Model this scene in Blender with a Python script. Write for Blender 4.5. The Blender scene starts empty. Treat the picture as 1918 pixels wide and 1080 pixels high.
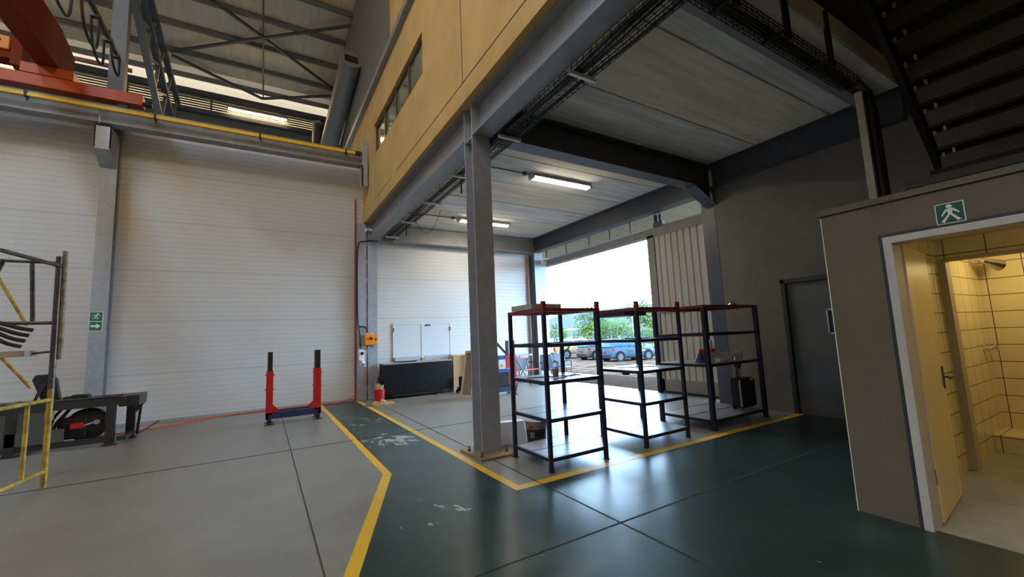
import bpy, bmesh, math, random
from mathutils import Vector, Matrix
random.seed(7)
SC = bpy.context.scene
COL = SC.collection
PI = math.pi

# ------------------------------------------------------------------ materials
def mat(name, color, rough=0.5, metal=0.0, spec=0.5, noise=0.0, nscale=4.0, stretch=(1,1,1), dark=None,
        bump=0.0, bscale=40.0, emit=None, estr=0.0, rnoise=0.0, trans=0.0, alpha=1.0, detail=6.0, coat=0.0):
    m = bpy.data.materials.new(name); m.use_nodes = True
    nt = m.node_tree; N = nt.nodes; L = nt.links
    b = N['Principled BSDF']
    b.inputs['Base Color'].default_value = (*color, 1)
    b.inputs['Roughness'].default_value = rough
    b.inputs['Metallic'].default_value = metal
    b.inputs['Specular IOR Level'].default_value = spec
    b.inputs['Transmission Weight'].default_value = trans
    b.inputs['Alpha'].default_value = alpha
    b.inputs['Coat Weight'].default_value = coat
    if emit:
        b.inputs['Emission Color'].default_value = (*emit, 1)
        b.inputs['Emission Strength'].default_value = estr
    if noise or bump or rnoise:
        tc = N.new('ShaderNodeTexCoord'); mp = N.new('ShaderNodeMapping')
        mp.inputs['Scale'].default_value = stretch
        L.new(tc.outputs['Object'], mp.inputs['Vector'])
        nz = N.new('ShaderNodeTexNoise'); nz.inputs['Scale'].default_value = nscale
        nz.inputs['Detail'].default_value = detail; nz.inputs['Roughness'].default_value = 0.65
        L.new(mp.outputs['Vector'], nz.inputs['Vector'])
        if noise:
            r = N.new('ShaderNodeValToRGB')
            r.color_ramp.elements[0].position = 0.3; r.color_ramp.elements[1].position = 0.7
            d = dark if dark else tuple(c*(1-noise) for c in color)
            r.color_ramp.elements[0].color = (*d, 1); r.color_ramp.elements[1].color = (*color, 1)
            L.new(nz.outputs['Fac'], r.inputs['Fac']); L.new(r.outputs['Color'], b.inputs['Base Color'])
        if rnoise:
            mr = N.new('ShaderNodeMapRange'); mr.inputs['From Min'].default_value = .3; mr.inputs['From Max'].default_value = .7
            mr.inputs['To Min'].default_value = max(0.02, rough-rnoise); mr.inputs['To Max'].default_value = rough+rnoise
            L.new(nz.outputs['Fac'], mr.inputs['Value']); L.new(mr.outputs['Result'], b.inputs['Roughness'])
        if bump:
            n2 = N.new('ShaderNodeTexNoise'); n2.inputs['Scale'].default_value = bscale; n2.inputs['Detail'].default_value = 4
            L.new(mp.outputs['Vector'], n2.inputs['Vector'])
            bp = N.new('ShaderNodeBump'); bp.inputs['Strength'].default_value = bump; bp.inputs['Distance'].default_value = 0.02
            L.new(n2.outputs['Fac'], bp.inputs['Height']); L.new(bp.outputs['Normal'], b.inputs['Normal'])
    return m

def matte(name, light, dark, scale, stretch):
    """purely diffuse outdoor ground with broad damp and dry patches"""
    m = bpy.data.materials.new(name); m.use_nodes = True; N = m.node_tree.nodes; L = m.node_tree.links
    N.remove(N['Principled BSDF']); d = N.new('ShaderNodeBsdfDiffuse'); L.new(d.outputs[0], N['Material Output'].inputs['Surface'])
    tc = N.new('ShaderNodeTexCoord'); mp = N.new('ShaderNodeMapping'); mp.inputs['Scale'].default_value = stretch
    nz = N.new('ShaderNodeTexNoise'); nz.inputs['Scale'].default_value = scale; nz.inputs['Detail'].default_value = 7
    r = N.new('ShaderNodeValToRGB'); e = r.color_ramp.elements; e[0].position = .38; e[1].position = .62
    e[0].color = (*dark, 1); e[1].color = (*light, 1)
    L.new(tc.outputs['Object'], mp.inputs['Vector']); L.new(mp.outputs['Vector'], nz.inputs['Vector'])
    L.new(nz.outputs['Fac'], r.inputs['Fac']); L.new(r.outputs['Color'], d.inputs['Color'])
    return m

def nodes_of(m):
    return m.node_tree.nodes, m.node_tree.links, m.node_tree.nodes['Principled BSDF']

def fmath(N, L, op, a, b=None, c=None):
    n = N.new('ShaderNodeMath'); n.operation = op
    for i, v in enumerate((a, b, c)):
        if v is None: continue
        if isinstance(v, (int, float)): n.inputs[i].default_value = v
        else: L.new(v, n.inputs[i])
    return n.outputs[0]

def panel_mat(name, color):
    """insulated wall panels: fine horizontal ribs and a groove every 1.155 m"""
    m = mat(name, color, rough=0.45)
    N, L, b = nodes_of(m)
    tc = N.new('ShaderNodeTexCoord'); s = N.new('ShaderNodeSeparateXYZ'); L.new(tc.outputs['Object'], s.inputs[0])
    z = s.outputs['Z']
    a = fmath(N, L, 'MODULO', fmath(N, L, 'ADD', z, 10.29), 0.1155)
    rib = fmath(N, L, 'LESS_THAN', a, 0.011)
    g = fmath(N, L, 'MODULO', fmath(N, L, 'ADD', z, 10.495), 1.155)
    gr = fmath(N, L, 'LESS_THAN', g, 0.014)
    nz = N.new('ShaderNodeTexNoise'); nz.inputs['Scale'].default_value = 1.1; nz.inputs['Detail'].default_value = 5
    L.new(tc.outputs['Object'], nz.inputs['Vector'])
    k = fmath(N, L, 'MULTIPLY_ADD', rib, -0.2, 1.0)
    k = fmath(N, L, 'MULTIPLY_ADD', gr, -0.30, k)
    nn = fmath(N, L, 'MULTIPLY_ADD', fmath(N, L, 'SUBTRACT', nz.outputs['Fac'], 0.5), 0.16, 1.0)
    k = fmath(N, L, 'MULTIPLY', k, nn)
    mx = N.new('ShaderNodeMix'); mx.data_type = 'RGBA'
    mx.inputs[6].default_value = (0, 0, 0, 1); mx.inputs[7].default_value = (*color, 1)
    L.new(k, mx.inputs[0]); L.new(mx.outputs[2], b.inputs['Base Color'])
    bp = N.new('ShaderNodeBump'); bp.inputs['Strength'].default_value = 0.35; bp.inputs['Distance'].default_value = 0.01
    h = fmath(N, L, 'MULTIPLY', fmath(N, L, 'ADD', rib, gr), -1.0)
    L.new(h, bp.inputs['Height']); L.new(bp.outputs['Normal'], b.inputs['Normal'])
    return m

def tile_mat(name, color, grout, axis, w, h, off=(0.0, 0.0)):
    """wall tiles in straight courses; axis is the horizontal axis of the wall"""
    m = mat(name, color, rough=0.22)
    N, L, b = nodes_of(m)
    tc = N.new('ShaderNodeTexCoord'); s = N.new('ShaderNodeSeparateXYZ'); L.new(tc.outputs['Object'], s.inputs[0])
    u = fmath(N, L, 'MODULO', fmath(N, L, 'ADD', s.outputs[axis], 30*w+off[0]), w)
    v = fmath(N, L, 'MODULO', fmath(N, L, 'ADD', s.outputs['Z'], 10*h+off[1]), h)
    g = fmath(N, L, 'MAXIMUM', fmath(N, L, 'LESS_THAN', u, 0.009), fmath(N, L, 'LESS_THAN', v, 0.009))
    mx = N.new('ShaderNodeMix'); mx.data_type = 'RGBA'
    mx.inputs[6].default_value = (*color, 1); mx.inputs[7].default_value = (*grout, 1)
    L.new(g, mx.inputs[0]); L.new(mx.outputs[2], b.inputs['Base Color'])
    return m

def green_floor_mat():
    m = mat('green_floor_paint', (0.022, 0.045, 0.039), rough=0.3, spec=0.3)
    N, L, b = nodes_of(m)
    tc = N.new('ShaderNodeTexCoord')
    n1 = N.new('ShaderNodeTexNoise'); n1.inputs['Scale'].default_value = 2.2; n1.inputs['Detail'].default_value = 6; n1.inputs['Roughness'].default_value = .6
    L.new(tc.outputs['Object'], n1.inputs['Vector'])
    r1 = N.new('ShaderNodeMapRange'); r1.inputs['From Min'].default_value = .25; r1.inputs['From Max'].default_value = .75
    L.new(n1.outputs['Fac'], r1.inputs['Value'])
    m1 = N.new('ShaderNodeMix'); m1.data_type = 'RGBA'
    m1.inputs[6].default_value = (0.012, 0.030, 0.026, 1); m1.inputs[7].default_value = (0.032, 0.060, 0.053, 1)
    L.new(r1.outputs['Result'], m1.inputs[0])
    # worn-through flakes, gathered in patches and thicker towards the far wall
    mp = N.new('ShaderNodeMapping'); mp.inputs['Scale'].default_value = (1.0, .55, 1); mp.inputs['Rotation'].default_value = (0, 0, .9)
    n2 = N.new('ShaderNodeTexNoise'); n2.inputs['Scale'].default_value = 7; n2.inputs['Detail'].default_value = 6; n2.inputs['Roughness'].default_value = .65
    L.new(tc.outputs['Object'], mp.inputs['Vector']); L.new(mp.outputs['Vector'], n2.inputs['Vector'])
    s = N.new('ShaderNodeSeparateXYZ'); L.new(tc.outputs['Object'], s.inputs[0])
    def bump_at(x, y, r, h):
        dx = fmath(N, L, 'SUBTRACT', s.outputs['X'], x); dy = fmath(N, L, 'SUBTRACT', s.outputs['Y'], y)
        d = fmath(N, L, 'SQRT', fmath(N, L, 'ADD', fmath(N, L, 'MULTIPLY', dx, dx), fmath(N, L, 'MULTIPLY', dy, dy)))
        k = N.new('ShaderNodeMapRange'); k.inputs['From Min'].default_value = 0; k.inputs['From Max'].default_value = r
        k.inputs['To Min'].default_value = h; k.inputs['To Max'].default_value = 0; L.new(d, k.inputs['Value']); return k.outputs['Result']
    v = n2.outputs['Fac']
    for args in FLAKES: v = fmath(N, L, 'ADD', v, bump_at(*args))
    fl = N.new('ShaderNodeMapRange'); fl.inputs['From Min'].default_value = .70; fl.inputs['From Max'].default_value = .72
    L.new(v, fl.inputs['Value'])
    mx = N.new('ShaderNodeMix'); mx.data_type = 'RGBA'
    L.new(fl.outputs['Result'], mx.inputs[0]); L.new(m1.outputs[2], mx.inputs[6]); mx.inputs[7].default_value = (.34, .38, .33, 1)
    L.new(mx.outputs[2], b.inputs['Base Color'])
    b.inputs['Roughness'].default_value = .29
    n4 = N.new('ShaderNodeTexNoise'); n4.inputs['Scale'].default_value = 5; n4.inputs['Detail'].default_value = 3
    L.new(tc.outputs['Object'], n4.inputs['Vector'])
    bp = N.new('ShaderNodeBump'); bp.inputs['Strength'].default_value = .06; bp.inputs['Distance'].default_value = .02
    L.new(n4.outputs['Fac'], bp.inputs['Height']); L.new(bp.outputs['Normal'], b.inputs['Normal'])
    return m
# worn spots on the walkway: x, y, radius, strength
FLAKES = [(1.75, 8.4, 1.1, .17), (1.7, 7.0, .7, .22), (1.95, 6.6, .5, .20), (1.6, 9.6, .9, .12), (1.3, 3.9, .5, .09), (1.6, 3.6, .5, .10), (3.4, 1.6, .6, .07), (2.6, 3.1, .8, .06)]

M = {}
M['concrete'] = mat('power_floated_concrete', (0.2680, 0.2560, 0.2260), rough=.36, noise=.2, nscale=1.5, dark=(.198, .188, .166), rnoise=.035, spec=.38, detail=12)
M['green'] = green_floor_mat()
M['yellow'] = mat('yellow_line_paint', (0.82, 0.47, 0.015), rough=.4, noise=.12, nscale=7)
M['joint'] = mat('saw_cut_joint', (0.05, 0.05, 0.045), rough=.9)
M['panel'] = panel_mat('white_insulated_panel', (0.6216, 0.6132, 0.5964))
M['plaster'] = mat('taupe_plaster', (0.6552, 0.4200, 0.1470), rough=.8, noise=.26, nscale=.9, bump=.06, bscale=90)
M['groove'] = mat('plaster_groove', (0.03, 0.025, 0.02), rough=.9)
M['greyplaster'] = mat('grey_plaster', (0.1739, 0.1591, 0.1443), rough=.8, noise=.18, nscale=1.4, bump=.08, bscale=110)
M['slab'] = mat('precast_soffit', (0.7980, 0.7752, 0.7182), rough=.85, noise=.4, nscale=2.0, stretch=(.3, 3.4, 1), dark=(.46, .445, .41), detail=10, bump=.05, bscale=60)
M['roofsheet'] = mat('roof_lining', (0.8500, 0.6600, 0.4500), rough=.85, noise=.2, nscale=2.0, stretch=(3, .3, 1))
M['steel'] = mat('galvanised_steel', (0.4200, 0.4550, 0.5000), rough=.5, metal=.35, noise=.22, nscale=9, rnoise=.08)
M['steeldark'] = mat('dark_painted_steel', (0.085, 0.09, 0.10), rough=.5, metal=.2, noise=.25, nscale=6)
M['beam'] = mat('grey_painted_steel', (0.30, 0.305, 0.315), rough=.5, metal=.15, noise=.2, nscale=5)
M['navysteel'] = mat('slate_painted_steel', (0.075, 0.082, 0.105), rough=.45, metal=.1, noise=.2, nscale=5)
M['purlin'] = mat('purlin_steel', (0.16, 0.165, 0.17), rough=.55, metal=.2)
M['crane'] = mat('crane_red_paint', (0.2145, 0.0292, 0.0097), rough=.7, noise=.2, nscale=3, spec=.15)
M['craneorange'] = mat('crane_orange_paint', (0.75, 0.26, 0.02), rough=.5)
M['busyellow'] = mat('busbar_yellow', (0.78, 0.50, 0.01), rough=.45)
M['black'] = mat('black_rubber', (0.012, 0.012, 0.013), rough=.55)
M['blackpaint'] = mat('black_paint', (0.018, 0.018, 0.02), rough=.4, noise=.3, nscale=10)
M['duct'] = mat('spiral_duct_zinc', (0.2000, 0.1900, 0.1650), rough=.5, metal=.15)
M['red'] = mat('red_paint', (0.52, 0.012, 0.012), rough=.4, noise=.15, nscale=9)
M['navy'] = mat('navy_paint', (0.022, 0.030, 0.085), rough=.4, noise=.2, nscale=9)
M['blue'] = mat('blue_paint', (0.035, 0.10, 0.30), rough=.4)
M['rackboard'] = mat('grey_shelf_board', (0.36, 0.34, 0.32), rough=.35, noise=.3, nscale=6)
M['rackred'] = mat('dull_red_paint', (0.26, 0.020, 0.025), rough=.45, noise=.3, nscale=12)
M['racknavy'] = mat('rack_navy_paint', (0.014, 0.017, 0.048), rough=.4, noise=.25, nscale=14)
M['white'] = mat('white_paint', (0.78, 0.77, 0.74), rough=.45)
M['doorwhite'] = mat('cream_door_paint', (0.7800, 0.6400, 0.3300), rough=.35, noise=.08, nscale=3)
M['frame'] = mat('pale_frame_paint', (0.60, 0.57, 0.53), rough=.5, noise=.15, nscale=5)
M['chrome'] = mat('chrome', (0.75, 0.75, 0.75), rough=.12, metal=1)
M['tileY'] = tile_mat('cream_tile_side', (0.66, 0.57, 0.34), (0.10, 0.075, 0.04), 'X', .305, .203, (0.1, .03))
M['tileX'] = tile_mat('cream_tile_back', (0.66, 0.57, 0.34), (0.10, 0.075, 0.04), 'Y', .305, .203, (0.17, .03))
M['restfloor'] = mat('restroom_screed', (0.3125, 0.3125, 0.2750), rough=.45, noise=.25, nscale=4)
M['graydoor'] = mat('grey_door_paint', (0.13, 0.135, 0.14), rough=.5, noise=.15, nscale=3)
M['grayframe'] = mat('charcoal_door_frame', (0.035, 0.036, 0.04), rough=.5)
M['signgreen'] = mat('sign_green', (0.004, 0.17, 0.105), rough=.35)
M['signdark'] = mat('sign_deep_green', (0.004, 0.085, 0.065), rough=.35)
M['signwhite'] = mat('sign_white', (0.82, 0.84, 0.72), rough=.4)
M['orange'] = mat('orange_enclosure', (0.85, 0.27, 0.01), rough=.4)
M['hose'] = mat('orange_red_hose', (0.62, 0.10, 0.03), rough=.45)
M['pipered'] = mat('red_pipe', (0.36, 0.06, 0.05), rough=.5)
M['scafyellow'] = mat('scaffold_yellow_paint', (0.72, 0.47, 0.02), rough=.5, noise=.9, nscale=10, dark=(.14, .10, .05))
M['scafbare'] = mat('scaffold_bare_tube', (0.15, 0.145, 0.14), rough=.45, metal=.6, noise=.6, nscale=14, dark=(.05, .045, .04))
M['machine'] = mat('dark_machine_paint', (0.030, 0.034, 0.038), rough=.4, noise=.35, nscale=7)
M['machinegrey'] = mat('machine_grey', (0.09, 0.095, 0.095), rough=.45, noise=.2, nscale=5)
M['plank'] = mat('pinkish_worn_plank', (0.48, 0.36, 0.33), rough=.7, noise=.35, nscale=7, stretch=(1, 6, 6))
M['crate'] = mat('black_crate_panel', (.009, .010, .013), rough=.5, noise=.4, nscale=5, spec=.25)
M['cratetop'] = mat('worn_crate_edge', (0.42, 0.40, 0.36), rough=.6, noise=.4, nscale=12)
M['paper'] = mat('brown_kraft_paper', (0.50, 0.31, 0.14), rough=.8, noise=.2, nscale=10)
M['card'] = mat('tan_cardboard', (0.52, 0.36, 0.20), rough=.8, noise=.12, nscale=6)
M['wood'] = mat('pale_timber', (0.6500, 0.5590, 0.4160), rough=.6, noise=.25, nscale=4, stretch=(6, 6, 1))
M['woodin'] = mat('aged_timber', (0.30, 0.23, 0.15), rough=.7, noise=.35, nscale=4, stretch=(6, 6, 1))
M['plasticwhite'] = mat('translucent_white_plastic', (0.72, 0.74, 0.75), rough=.35, trans=.15)
M['tub'] = mat('clear_tub_plastic', (0.2750, 0.3000, 0.3300), rough=.2, trans=.4)
M['mug'] = mat('stoneware_mug', (0.30, 0.26, 0.22), rough=.5)
M['bluegrey'] = mat('blue_grey_chair_plastic', (0.0700, 0.0945, 0.1330), rough=.35)
M['chairred'] = mat('red_chair_plastic', (0.55, 0.02, 0.03), rough=.4)
M['clearplastic'] = mat('crumpled_clear_plastic', (0.62, 0.62, 0.64), rough=.25, trans=.35)
M['slide'] = mat('sliding_door_sheet', (0.44, 0.41, 0.36), rough=.5, noise=.1, nscale=2)
M['slideframe'] = mat('sliding_door_frame', (0.22, 0.205, 0.19), rough=.5, noise=.15, nscale=4)
M['soffit'] = mat('canopy_soffit', (0.3400, 0.2900, 0.2100), rough=.7, noise=.1, nscale=3)
M['yard'] = matte('wet_asphalt', (0.085, 0.057, 0.041), (0.024, 0.0165, 0.0125), .9, (1, 2.2, 1))
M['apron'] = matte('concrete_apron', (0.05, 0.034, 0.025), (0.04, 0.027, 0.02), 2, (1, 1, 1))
M['verge'] = mat('grass_verge', (0.0503, 0.0669, 0.0195), rough=.9, noise=.4, nscale=3)
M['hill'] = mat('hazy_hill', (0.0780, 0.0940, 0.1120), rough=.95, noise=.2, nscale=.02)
M['hilllow'] = mat('hazy_green_hill', (0.0632, 0.0790, 0.0474), rough=.95, noise=.2, nscale=.03)
M['leaf'] = mat('tree_leaf', (0.0430, 0.0800, 0.0154), rough=.8, spec=.05, noise=.5, nscale=1.5)
M['leafyellow'] = mat('yellow_green_leaf', (0.1045, 0.1414, 0.0184), rough=.8, spec=.05, noise=.4, nscale=1.5)
M['leafpale'] = mat('pale_green_leaf', (0.0677, 0.1107, 0.0307), rough=.8, spec=.05, noise=.4, nscale=1.5)
M['bark'] = mat('bark', (0.13, 0.10, 0.07), rough=.9)
M['fence'] = mat('dark_fence_mesh', (0.02, 0.03, 0.05), rough=.6)
M['carblue'] = mat('silver_blue_car_paint', (0.0280, 0.0480, 0.0680), rough=.35, spec=.06)
M['carsilver'] = mat('silver_car_paint', (0.0700, 0.0520, 0.0420), rough=.35, spec=.06)
M['carwhite'] = mat('white_car_paint', (0.1800, 0.1250, 0.0920), rough=.35, spec=.06)
M['carglass'] = mat('tinted_car_glass', (0.03, 0.07, 0.13), rough=.15, spec=.06)
M['cartrim'] = mat('car_black_trim', (0.008, 0.009, 0.011), rough=.6, spec=.05)
M['tyre'] = mat('tyre_rubber', (0.006, 0.006, 0.007), rough=.8, spec=.05)
M['rim'] = mat('alloy_rim', (0.0619, 0.0653, 0.0698), rough=.5, spec=.05)
M['taillight'] = mat('red_tail_light', (0.16, 0.004, 0.008), rough=.3, spec=.05)
M['decal'] = mat('white_vinyl_decal', (.035, .04, .042), rough=.6, spec=.05)
M['plate'] = mat('number_plate_white', (.028, .028, .028), rough=.6, spec=.05)
M['stripeyellow'] = mat('chevron_yellow', (0.3000, 0.2400, 0.0160), rough=.4)
M['tube'] = mat('lit_fluorescent_tube', (1, .9, .7), emit=(1.0, .86, .66), estr=36.0)
M['tubehall'] = mat('lit_hall_tube', (1, .85, .6), emit=(1.0, .74, .38), estr=80.0)
M['fitting'] = mat('lamp_fitting_enamel', (0.55, 0.53, 0.48), rough=.4)
M['pane'] = mat('office_window_glass', (0.22, 0.23, 0.16), rough=.08, spec=.9, coat=.5)  # pale green base colour stands in for the reflected hall roof
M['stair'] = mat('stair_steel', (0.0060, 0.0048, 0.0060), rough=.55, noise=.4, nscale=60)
M['glint'] = mat('bare_steel_bracket', (0.45, 0.46, 0.50), rough=.35, metal=.6)
M['case'] = mat('black_case_fabric', (0.012, 0.012, 0.013), rough=.6)
M['labelwhite'] = mat('label_white', (0.7000, 0.7000, 0.6600), rough=.5)
M['greypaint'] = mat('lattice_grey_paint', (0.1500, 0.1530, 0.1440), rough=.5, noise=.2, nscale=4)
M['brassy'] = mat('brass_tap', (0.55, 0.45, 0.25), rough=.3, metal=.9)
M['bumper'] = mat('rubber_strip', (0.05, 0.05, 0.05), rough=.7)
M['restceil'] = mat('restroom_ceiling_paint', (0.62, 0.55, 0.38), rough=.7)

# ------------------------------------------------------------------ mesh builder
class MB:
    def __init__(self, o=(0, 0, 0)):
        self.v = []; self.f = []; self.mi = []; self.m = 0; self.o = Vector(o)
    def add(self, vs, fs):
        n = len(self.v)
        self.v += [Vector(p) for p in vs]
        for f in fs:
            self.f.append([i+n for i in f]); self.mi.append(self.m)
        return self
    def box(self, x0, y0, z0, x1, y1, z1):
        if x0 > x1: x0, x1 = x1, x0
        if y0 > y1: y0, y1 = y1, y0
        if z0 > z1: z0, z1 = z1, z0
        v = [(x0,y0,z0),(x1,y0,z0),(x1,y1,z0),(x0,y1,z0),(x0,y0,z1),(x1,y0,z1),(x1,y1,z1),(x0,y1,z1)]
        return self.add(v, [(0,3,2,1),(4,5,6,7),(0,1,5,4),(1,2,6,5),(2,3,7,6),(3,0,4,7)])
    def cbox(self, c, s):
        return self.box(c[0]-s[0]/2, c[1]-s[1]/2, c[2]-s[2]/2, c[0]+s[0]/2, c[1]+s[1]/2, c[2]+s[2]/2)
    def hexa(self, b, t):
        """four bottom points and four top points, both counter-clockwise seen from above"""
        return self.add(list(b)+list(t), [(0,3,2,1),(4,5,6,7),(0,1,5,4),(1,2,6,5),(2,3,7,6),(3,0,4,7)])
    def bar(self, p, q, w, h, up=(0, 0, 1)):
        p = Vector(p); q = Vector(q); d = (q-p).normalized(); u = Vector(up)
        s = d.cross(u)
        if s.length < 1e-4: s = d.cross(Vector((0, 1, 0)))
        s.normalize(); u = s.cross(d)
        a = s*(w/2); b = u*(h/2)
        v = [p-a-b, p+a-b, p+a+b, p-a+b, q-a-b, q+a-b, q+a+b, q-a+b]
        return self.add(v, [(0,1,2,3),(7,6,5,4),(0,4,5,1),(1,5,6,2),(2,6,7,3),(3,7,4,0)])
    def prism(self, poly, vec):
        vec = Vector(vec); n = len(poly)
        a = [Vector(p) for p in poly]; b = [p+vec for p in a]
        fs = [list(range(n))[::-1], list(range(n, 2*n))]
        for i in range(n):
            j = (i+1) % n; fs.append([i, j, n+j, n+i])
        return self.add(a+b, fs)
    def cyl(self, p, q, r, r2=None, n=14, cap=True):
        r2 = r if r2 is None else r2
        p = Vector(p); q = Vector(q); d = (q-p).normalized()
        s = d.cross(Vector((0, 0, 1)))
        if s.length < 1e-4: s = Vector((1, 0, 0))
        s.normalize(); u = s.cross(d)
        vs = []
        for c, rr in ((p, r), (q, r2)):
            for i in range(n):
                a = 2*PI*i/n; vs.append(c+(s*math.cos(a)+u*math.sin(a))*rr)
        fs = [[i, (i+1) % n, n+(i+1) % n, n+i] for i in range(n)]
        if cap: fs += [list(range(n))[::-1], list(range(n, 2*n))]
        return self.add(vs, fs)
    def tube(self, pts, r, n=8):
        pts = [Vector(p) for p in pts]; k = len(pts); vs = []
        prev = None
        for i, p in enumerate(pts):
            d = (pts[min(i+1, k-1)]-pts[max(i-1, 0)]).normalized()
            if prev is None:
                s = d.cross(Vector((0, 0, 1)))
                if s.length < 1e-3: s = d.cross(Vector((0, 1, 0)))
            else:
                s = prev-d*prev.dot(d)
            s.normalize(); prev = s; u = s.cross(d)
            for j in range(n):
                a = 2*PI*j/n; vs.append(p+(s*math.cos(a)+u*math.sin(a))*r)
        fs = [[i*n+j, i*n+(j+1) % n, (i+1)*n+(j+1) % n, (i+1)*n+j] for i in range(k-1) for j in range(n)]
        fs += [list(range(n))[::-1], list(range((k-1)*n, k*n))]
        return self.add(vs, fs)
    def lathe(self, prof, c=(0, 0, 0), axis='z', n=20):
        c = Vector(c); vs = []
        for r, h in prof:
            for i in range(n):
                a = 2*PI*i/n; x, y = r*math.cos(a), r*math.sin(a)
                vs.append(c+(Vector((x, y, h)) if axis == 'z' else Vector((x, h, -y)) if axis == 'y' else Vector((h, x, y))))
        k = len(prof)
        fs = [[i*n+j, i*n+(j+1) % n, (i+1)*n+(j+1) % n, (i+1)*n+j] for i in range(k-1) for j in range(n)]
        fs += [list(range(n))[::-1], list(range((k-1)*n, k*n))]
        return self.add(vs, fs)
    def ibeam(self, p, q, w, h, tf=.02, tw=.014):
        """I section running p..q (horizontal); centre line given"""
        p = Vector(p); q = Vector(q); dz = Vector((0, 0, h/2-tf/2))
        self.bar(p+dz, q+dz, w, tf); self.bar(p-dz, q-dz, w, tf); self.bar(p, q, tw, h-2*tf)
        return self
    def build(self, name, m, parent=None, smooth=False, bevel=0.0, kind=None, label=None, fix=True):
        me = bpy.data.meshes.new(name)
        o = self.o
        me.from_pydata([tuple(p-o) for p in self.v], [], self.f)
        ms = m if isinstance(m, (list, tuple)) else [m]
        for x in ms: me.materials.append(x)
        for p, i in zip(me.polygons, self.mi): p.material_index = min(i, len(ms)-1)
        if fix:
            bm = bmesh.new(); bm.from_mesh(me)
            bmesh.ops.recalc_face_normals(bm, faces=bm.faces)
            bm.to_mesh(me); bm.free()
        if smooth:
            for p in me.polygons: p.use_smooth = True
            try: me.set_sharp_from_angle(angle=math.radians(38))
            except Exception: pass
        ob = bpy.data.objects.new(name, me); COL.objects.link(ob)
        if parent is None: ob.location = o
        else: ob.parent = parent
        if bevel:
            b = ob.modifiers.new('bevel', 'BEVEL'); b.width = bevel; b.segments = 2; b.limit_method = 'ANGLE'
        if kind: ob['kind'] = kind
        if label: ob['label'] = label
        return ob

def tag(o, label, cat, group=None):
    o['label'] = label; o['category'] = cat
    if group: o['group'] = group
    return o
def thing(name, label, cat, loc=(0, 0, 0), rotz=0.0, group=None):
    o = bpy.data.objects.new(name, None); COL.objects.link(o)
    o.location = loc; o.rotation_euler = (0, 0, rotz); o.empty_display_size = .2
    return tag(o, label, cat, group)
def struct(o):
    o['kind'] = 'structure'; return o
def dup(o, loc, label, rotz=None):
    def cp(x, par):
        c = x.copy(); COL.objects.link(c); c.parent = par
        for ch in x.children: cp(ch, c)
        return c
    r = o.copy(); COL.objects.link(r); r.location = loc
    if rotz is not None: r.rotation_euler = (0, 0, rotz)
    r['label'] = label
    for ch in list(o.children): cp(ch, r)
    return r

ORD = ['first', 'second', 'third', 'fourth', 'fifth', 'sixth', 'seventh', 'eighth', 'ninth', 'tenth']

# ================================================================== SETTING
# ---- floor: concrete slab with green walkway, yellow lines and saw-cut joints laid in its surface
fl = MB()
fl.box(-15, -8, -.2, 8.62, 12.1, 0)
fl.box(-15, 12.1, -.2, 2.39, 19.6, 0)
fl.m = 1; t = .0015
G = [(1.33, 12.0), (2.16, 12.0), (2.22, 3.80), (8.0, 3.75), (8.0, -8), (-3.52, -8), (.58, 3.10), (1.33, 5.13)]
fl.prism([(x, y, .0) for x, y in G], (0, 0, t))
fl.m = 2; t2 = .003
def strip(p, q, r, s): fl.prism([(*p, .0), (*q, .0), (*r, .0), (*s, .0)], (0, 0, t2))
strip((1.243, 12.0), (1.335, 12.0), (1.333, 5.131), (1.242, 5.18))
strip((1.242, 5.18), (1.333, 5.131), (-2.23, -4.5), (-2.33, -4.47))
strip((2.155, 12.0), (2.245, 12.0), (2.315, 3.885), (2.225, 3.77))
strip((2.225, 3.77), (2.315, 3.885), (7.98, 3.845), (7.98, 3.735))
fl.m = 3; t3 = .004
for x in (-8.2, .39, 2.537):
    fl.box(x-.006, -8, 0, x+.006, 12.05, t3)
for y in (-1.93, 2.65, 7.23, 11.81):
    fl.box(-15, y-.006, 0, 8.3, y+.006, t3)
struct(fl.build('floor', [M['concrete'], M['green'], M['yellow'], M['joint']], fix=True))

# ---- white insulated panel wall between the hall and the side bay
wb = MB(); wb.box(-15, 12.1, 0, 8.62, 12.28, 6.9)
struct(wb.build('wall_back', M['panel']))
bb = MB(); bb.box(-15, 12.07, 0, 8.0, 12.1, .05)
struct(bb.build('baseboard_back', M['steel']))
# hatch doors in the panel wall
hd = MB(); hd.box(3.20, 12.07, .62, 4.99, 12.1, 2.045); hd.box(3.20, 12.06, .62, 3.235, 12.1, 2.045)
hd.box(4.955, 12.06, .62, 4.99, 12.1, 2.045); hd.box(3.20, 12.06, 2.01, 4.99, 12.1, 2.045); hd.box(4.045, 12.055, .62, 4.12, 12.1, 2.03)
d3 = struct(hd.build('door_3', mat('hatch_door_white', (0.5880, 0.6048, 0.6216), rough=.4), bevel=.004))
h = MB(); h.box(3.26, 12.05, .62, 4.035, 12.075, 1.08); h.box(4.13, 12.05, .62, 4.94, 12.075, 1.08); h.build('kick_plate', mat('kick_plate_grey', (0.4032, 0.4368, 0.4872), rough=.4), d3)
h = MB(); h.box(4.03, 12.02, .95, 4.1, 12.06, 1.03); h.cyl((4.07, 12.03, .98), (4.07, 12.03, .88), .03); h.box(3.98, 12.035, .985, 4.14, 12.05, 1.0); h.build('latch', M['brassy'], d3)
h = MB(); h.box(4.17, 12.045, 1.96, 4.33, 12.06, 2.0); h.build('closer', M['navy'], d3)
h = MB()
for x in (3.205, 4.945):
    for z in (.95, 1.8): h.box(x, 12.04, z, x+.03, 12.06, z+.12)
h.build('hinge', M['steeldark'], d3)

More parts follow.
